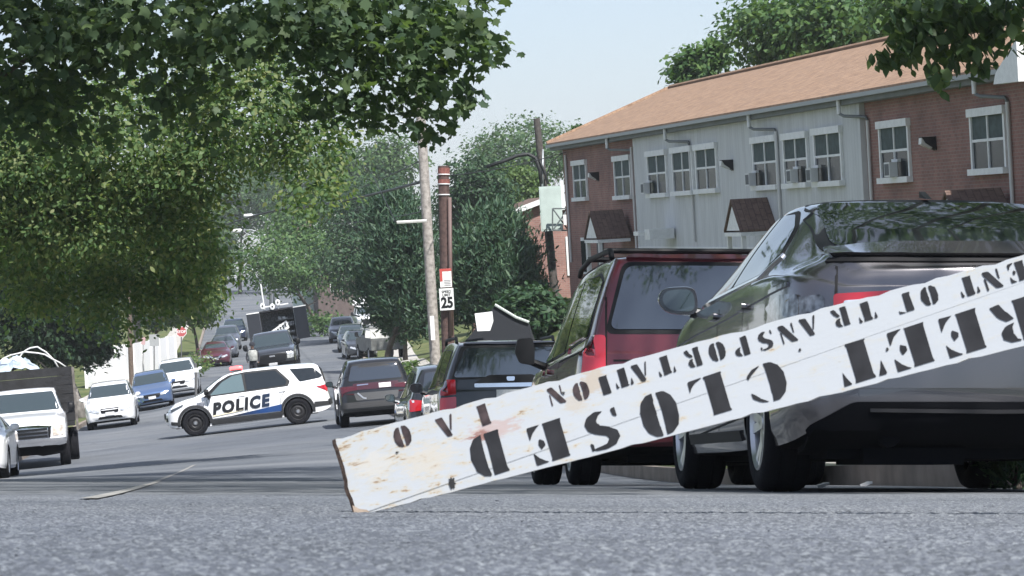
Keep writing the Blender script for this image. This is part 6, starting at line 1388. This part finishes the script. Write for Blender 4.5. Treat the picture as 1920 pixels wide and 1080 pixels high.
# near maple overhanging the road on the left
ex = sprays([(600, 150, 1.6), (640, 200, 1), (680, 120, 2), (700, 215, .8), (730, 170, 1.4), (760, 110, 2), (800, 60, 2.2), (840, 40, 2), (860, 110, 1.6), (900, 90, .9), (930, 100, .5), (820, 170, 1.2), (800, 215, .9), (830, 240, .5), (770, 200, .6), (716, 235, .35), (868, 205, .15), (858, 160, .7), (885, 40, .8), (680, 180, 1), (620, 90, 2.2), (560, 60, 2.5), (740, 40, 3), (660, 50, 3), (910, 5, .3), (600, 200, .7), (790, 140, 1.4), (805, 260, .25)], 33, .26, 52, 3)
tree('maple_tree', 'big dark maple overhanging the road at upper left, nearest tree, trunk outside the picture', tp(-560, 34), 3.4, [(-9.4, 35, 4.2, 4.8, 4.5, 3.0), B(120, 40, 33, 330, 150, 2.4), B(420, 20, 32.5, 300, 125, 2.2), B(690, 0, 33, 210, 130, 1.6), B(60, 190, 34, 170, 90, 1.5), B(330, 170, 33, 120, 60, 1.1), B(800, 40, 33, 90, 75, 1.0), (-4.5, 29, 8.8, 6.5, 6, 2.0), (-11.5, 25, 10.5, 5, 8, 3.5), (-5, 21, 9.5, 5, 5, 2), (-4, 33, 5.6, 4.5, 4, 1.6), (-2, 40, 6.2, 5, 5, 1.8)], 'maple', 'maple', 4700, 26, .5, .115, 1, tr=.2, limbs=10, hollow=.1, extra=ex)  # upper blobs out of view are added to block sun and darken car reflections
# lit trees further along on the left
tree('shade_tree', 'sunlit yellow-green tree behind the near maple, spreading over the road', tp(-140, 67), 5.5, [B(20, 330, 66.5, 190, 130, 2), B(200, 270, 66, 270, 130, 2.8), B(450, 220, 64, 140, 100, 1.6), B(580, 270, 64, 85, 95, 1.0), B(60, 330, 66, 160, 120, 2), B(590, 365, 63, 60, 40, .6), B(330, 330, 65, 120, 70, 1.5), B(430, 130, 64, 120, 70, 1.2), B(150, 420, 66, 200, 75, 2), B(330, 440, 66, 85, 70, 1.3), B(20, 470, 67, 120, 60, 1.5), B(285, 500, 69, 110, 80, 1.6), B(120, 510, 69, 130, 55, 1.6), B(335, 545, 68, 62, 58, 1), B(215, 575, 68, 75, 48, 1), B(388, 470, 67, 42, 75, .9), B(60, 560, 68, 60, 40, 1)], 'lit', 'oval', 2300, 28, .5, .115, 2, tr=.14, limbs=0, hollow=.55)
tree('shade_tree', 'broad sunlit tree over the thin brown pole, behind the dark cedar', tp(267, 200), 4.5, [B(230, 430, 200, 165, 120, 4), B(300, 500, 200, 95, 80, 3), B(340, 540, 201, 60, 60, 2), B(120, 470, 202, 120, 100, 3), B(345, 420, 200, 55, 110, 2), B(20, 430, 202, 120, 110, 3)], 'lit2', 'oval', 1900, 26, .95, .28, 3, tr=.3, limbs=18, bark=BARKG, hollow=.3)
tree('cedar_tree', 'dark drooping cedar above the black stake bed at the left edge', tp(153, 131), 3.0, [B(90, 600, 131, 120, 85, 2.6), B(160, 590, 132, 60, 100, 1.6), B(60, 540, 131, 90, 70, 2.2), B(130, 650, 132, 75, 45, 1.6), B(40, 480, 131, 80, 60, 2), B(150, 510, 132, 60, 60, 1.6)], 'cedar', 'spray', 1100, 34, .55, .25, 4, tr=.24, limbs=16, bark=BARKG, drape=.5)
tree('street_tree', 'small bright green tree right of the stop sign on the left side', tp(372, 208), 2.6, [B(355, 565, 208, 55, 48, 2), B(322, 580, 206, 40, 32, 1.5), B(388, 555, 210, 30, 50, 1.4)], 'fresh', 'oval', 260, 24, .6, .24, 5, tr=.12)
tree('street_tree', 'small dark round tree just behind the white fence', tp(295, 215), 2.4, [B(290, 585, 215, 45, 30, 1.6)], 'dark', 'oval', 140, 24, .55, .24, 6, tr=.12)
# middle and far distance
def ft(label, px, py, d, w_, h_, kind, seed, name='broad_tree', shape='oval', ncl=430, nl=24, rc=None, ls=None, more=(), tpx=None, group=None, hollow=.35, tr=None):
    rc = rc or w_*d/F*.28; ls = ls or max(.2, 6.5*d/F)
    bl = [B(px, py, d, w_, h_)]+[B(*q) for q in more]
    p = tp(tpx or px, d); return tree(name, label, p, max(1.5, (bl[0][2]-p.z)*.6), bl, kind, shape, ncl, nl, rc, ls, seed, tr=tr or .02*w_*d/F+.12, group=group, hollow=hollow, limbs=12)
GF = 'trees in the distance'
ft('hazy pale tree at the far end of the road, above the left street lamps', 450, 370, 430, 75, 70, 'far', 20, more=[(410, 400, 430, 50, 60), (490, 340, 440, 60, 60)], group=GF)
ft('hazy blue-green tree behind the far street lamps, low beside the road top', 400, 470, 420, 45, 60, 'far', 21, group=GF)
ft('tall hazy tree left of the leaning pole, behind the nearer dark trees', 690, 330, 330, 80, 75, 'mid', 22, more=[(740, 300, 330, 55, 50), (630, 350, 330, 50, 60)], group=GF)
ft('broad round pale tree behind the grey-green cabinet', 985, 285, 260, 100, 62, 'far', 23, more=[(920, 310, 262, 50, 45), (1070, 290, 265, 50, 45)], ncl=420, group=GF, hollow=.55)
ft('small bright yellow-green tree left of the grey-green cabinet', 965, 355, 190, 52, 42, 'fresh', 24)
ft('dark spreading tree right behind the brown pole', 890, 345, 170, 62, 62, 'dark', 25, more=[(860, 400, 172, 50, 60), (935, 400, 170, 60, 60)], ncl=420)
ft('dark round tree overhanging the far road on its right side', 545, 490, 245, 92, 72, 'mid', 26, more=[(500, 500, 240, 62, 50), (610, 480, 250, 70, 80), (560, 420, 250, 70, 50)], ncl=520, tpx=598)
ft('big dark tree right of the far road, behind the parked dark cars', 690, 450, 210, 80, 110, 'dark', 27, more=[(650, 500, 208, 60, 70), (720, 400, 212, 60, 80), (640, 400, 214, 50, 60)], ncl=560, tpx=706)
ft('feathery blue-green pine left of the leaning pole', 760, 500, 135, 62, 120, 'pine', 28, name='pine_tree', shape='needle', ncl=700, nl=40, rc=.55, ls=.24, more=[(720, 540, 138, 45, 80), (790, 560, 134, 40, 70), (740, 410, 136, 50, 60)], tpx=722)
ft('feathery blue-green pine right of the speed sign', 925, 505, 122, 80, 100, 'pine', 29, name='pine_tree', shape='needle', ncl=800, nl=40, rc=.55, ls=.23, more=[(880, 540, 124, 40, 80), (975, 540, 120, 42, 75), (930, 430, 123, 50, 50)])
ft('tall dark tree rising behind the orange-brown roof', 1530, 60, 118, 150, 85, 'mid', 30, more=[(1640, 50, 116, 130, 70), (1440, 60, 120, 85, 80), (1730, 20, 112, 120, 60)], ncl=620, nl=28, rc=.85, ls=.24)
ft('small tree top showing left of the big tree behind the roof', 1300, 130, 128, 42, 32, 'mid', 31, ncl=110, nl=26, rc=.5, ls=.24, more=[(1345, 100, 128, 25, 25)], tr=.15)
ft('thin bare-topped tree peeping over the left end of the roof', 1085, 262, 170, 26, 26, 'far', 32, ncl=70, nl=14, ls=.22, tr=.1)
# a backing wood far up the slope on either side of the road
for i, (px, py, d, w_, h_, k) in enumerate(((330, 480, 520, 70, 90, 'far'), (560, 400, 600, 90, 60, 'far'), (640, 560, 300, 40, 30, 'dark'), (760, 600, 160, 40, 34, 'dark'), (100, 420, 260, 160, 150, 'mid'), (850, 480, 210, 90, 110, 'dark'), (1010, 500, 170, 40, 60, 'dark'), (1000, 592, 104, 62, 52, 'dark'), (660, 470, 330, 110, 90, 'mid'), (580, 330, 420, 100, 80, 'far'))):
    ft(['pale hazy tree left of the road top', 'pale hazy tree above the road top', 'dark shrubby tree beside the pale green house', 'dark shrub at the foot of the pine by the leaning pole', 'large green tree far behind the left shade trees', 'dark tree filling the gap behind the brown pole and the pine', 'dark slender tree between the pine and the brick house', 'dark rounded hedge bush on the bank below the low brick house', 'green tree filling the view between the far road and the big dark tree', 'pale tall tree high above the far road, behind the yellow-green branch'][i], px, py, d, w_, h_, k, 40+i, ncl=300)
# near branch at upper right
ex = sprays([(1660, 110, .8), (1690, 100, 1.2), (1720, 80, 1.6), (1760, 60, 2), (1770, 130, .9), (1790, 100, 1.3), (1762, 148, .4), (1820, 70, 2), (1840, 115, .7), (1860, 40, 2.4), (1900, 30, 2), (1915, 80, .8), (1700, 40, 2), (1740, 20, 2), (1800, 20, 2.5)], 38, .20, 44, 9, .8)
tree('street_tree', 'near tree whose drooping leafy branch crosses the roof at upper right', tp(2420, 38), 3.2, [(9.4, 38.5, 5.8, 4.0, 3.4, 1.9), (6.6, 38, 3.35, 1.6, 1.5, .45), (5.5, 22, 7.0, 7.5, 11, 2.2), (3, 14, 6.5, 5, 6, 1.6), (6.5, 35, 9.5, 7, 8, 2.5)], 'maple', 'oval', 1500, 26, .6, .17, 50, tr=.28, limbs=18, hollow=.25, extra=ex, drape=.8)
# shrubs and weeds
def shrub(label, base, w_, h_, kind, shape, ncl, ls, seed, name='shrub'):
    b = Vector(base); tree(name, label, b, h_*.4, [(b.x, b.y, b.z+h_*.5, w_/2, w_/2, h_*.5)], kind, shape, ncl, 14, w_*.16, ls, seed, tr=.03, limbs=6, cat='shrub', hollow=.2)
shrub('scrubby weed at the kerb, lower right corner behind the sedan', gp(1908, 17.2)+Vector((0, 0, .0)), .36, .24, 'dark', 'needle', 46, .055, 60, 'weed')
shrub('low green bush on the verge left of the leaning pole', tp(762, 118), 1.6, 1.0, 'fresh', 'oval', 60, .14, 61)
shrub('small dark bush beside the low pale wall on the left, behind the white SUV', tp(228, 132), 1.3, .8, 'dark', 'oval', 50, .14, 62)
shrub('tan flowering bush beyond the stop sign', tp(365, 176), 2.0, 1.3, 'lit', 'oval', 60, .16, 63)
shrub('brown-green bush on the bank below the pale green house', tp(605, 232), 3.5, 1.6, 'mid', 'oval', 70, .25, 64)

# ------------------------------------------------------------------ summer haze
def haze():
    m = bpy.data.materials.new('haze_air'); m.use_nodes = True; t = m.node_tree; t.nodes.clear()
    o = t.nodes.new('ShaderNodeOutputMaterial'); v = t.nodes.new('ShaderNodeVolumePrincipled'); v.inputs['Color'].default_value = (.93, .97, 1, 1); v.inputs['Density'].default_value = .0003; v.inputs['Anisotropy'].default_value = .2
    t.links.new(v.outputs[0], o.inputs['Volume'])
    mb = MB(); mb.bx(-950, 950, -40, 2450, -80, 70); h = mb.build('haze', m); tag(h, kind='stuff')
haze()
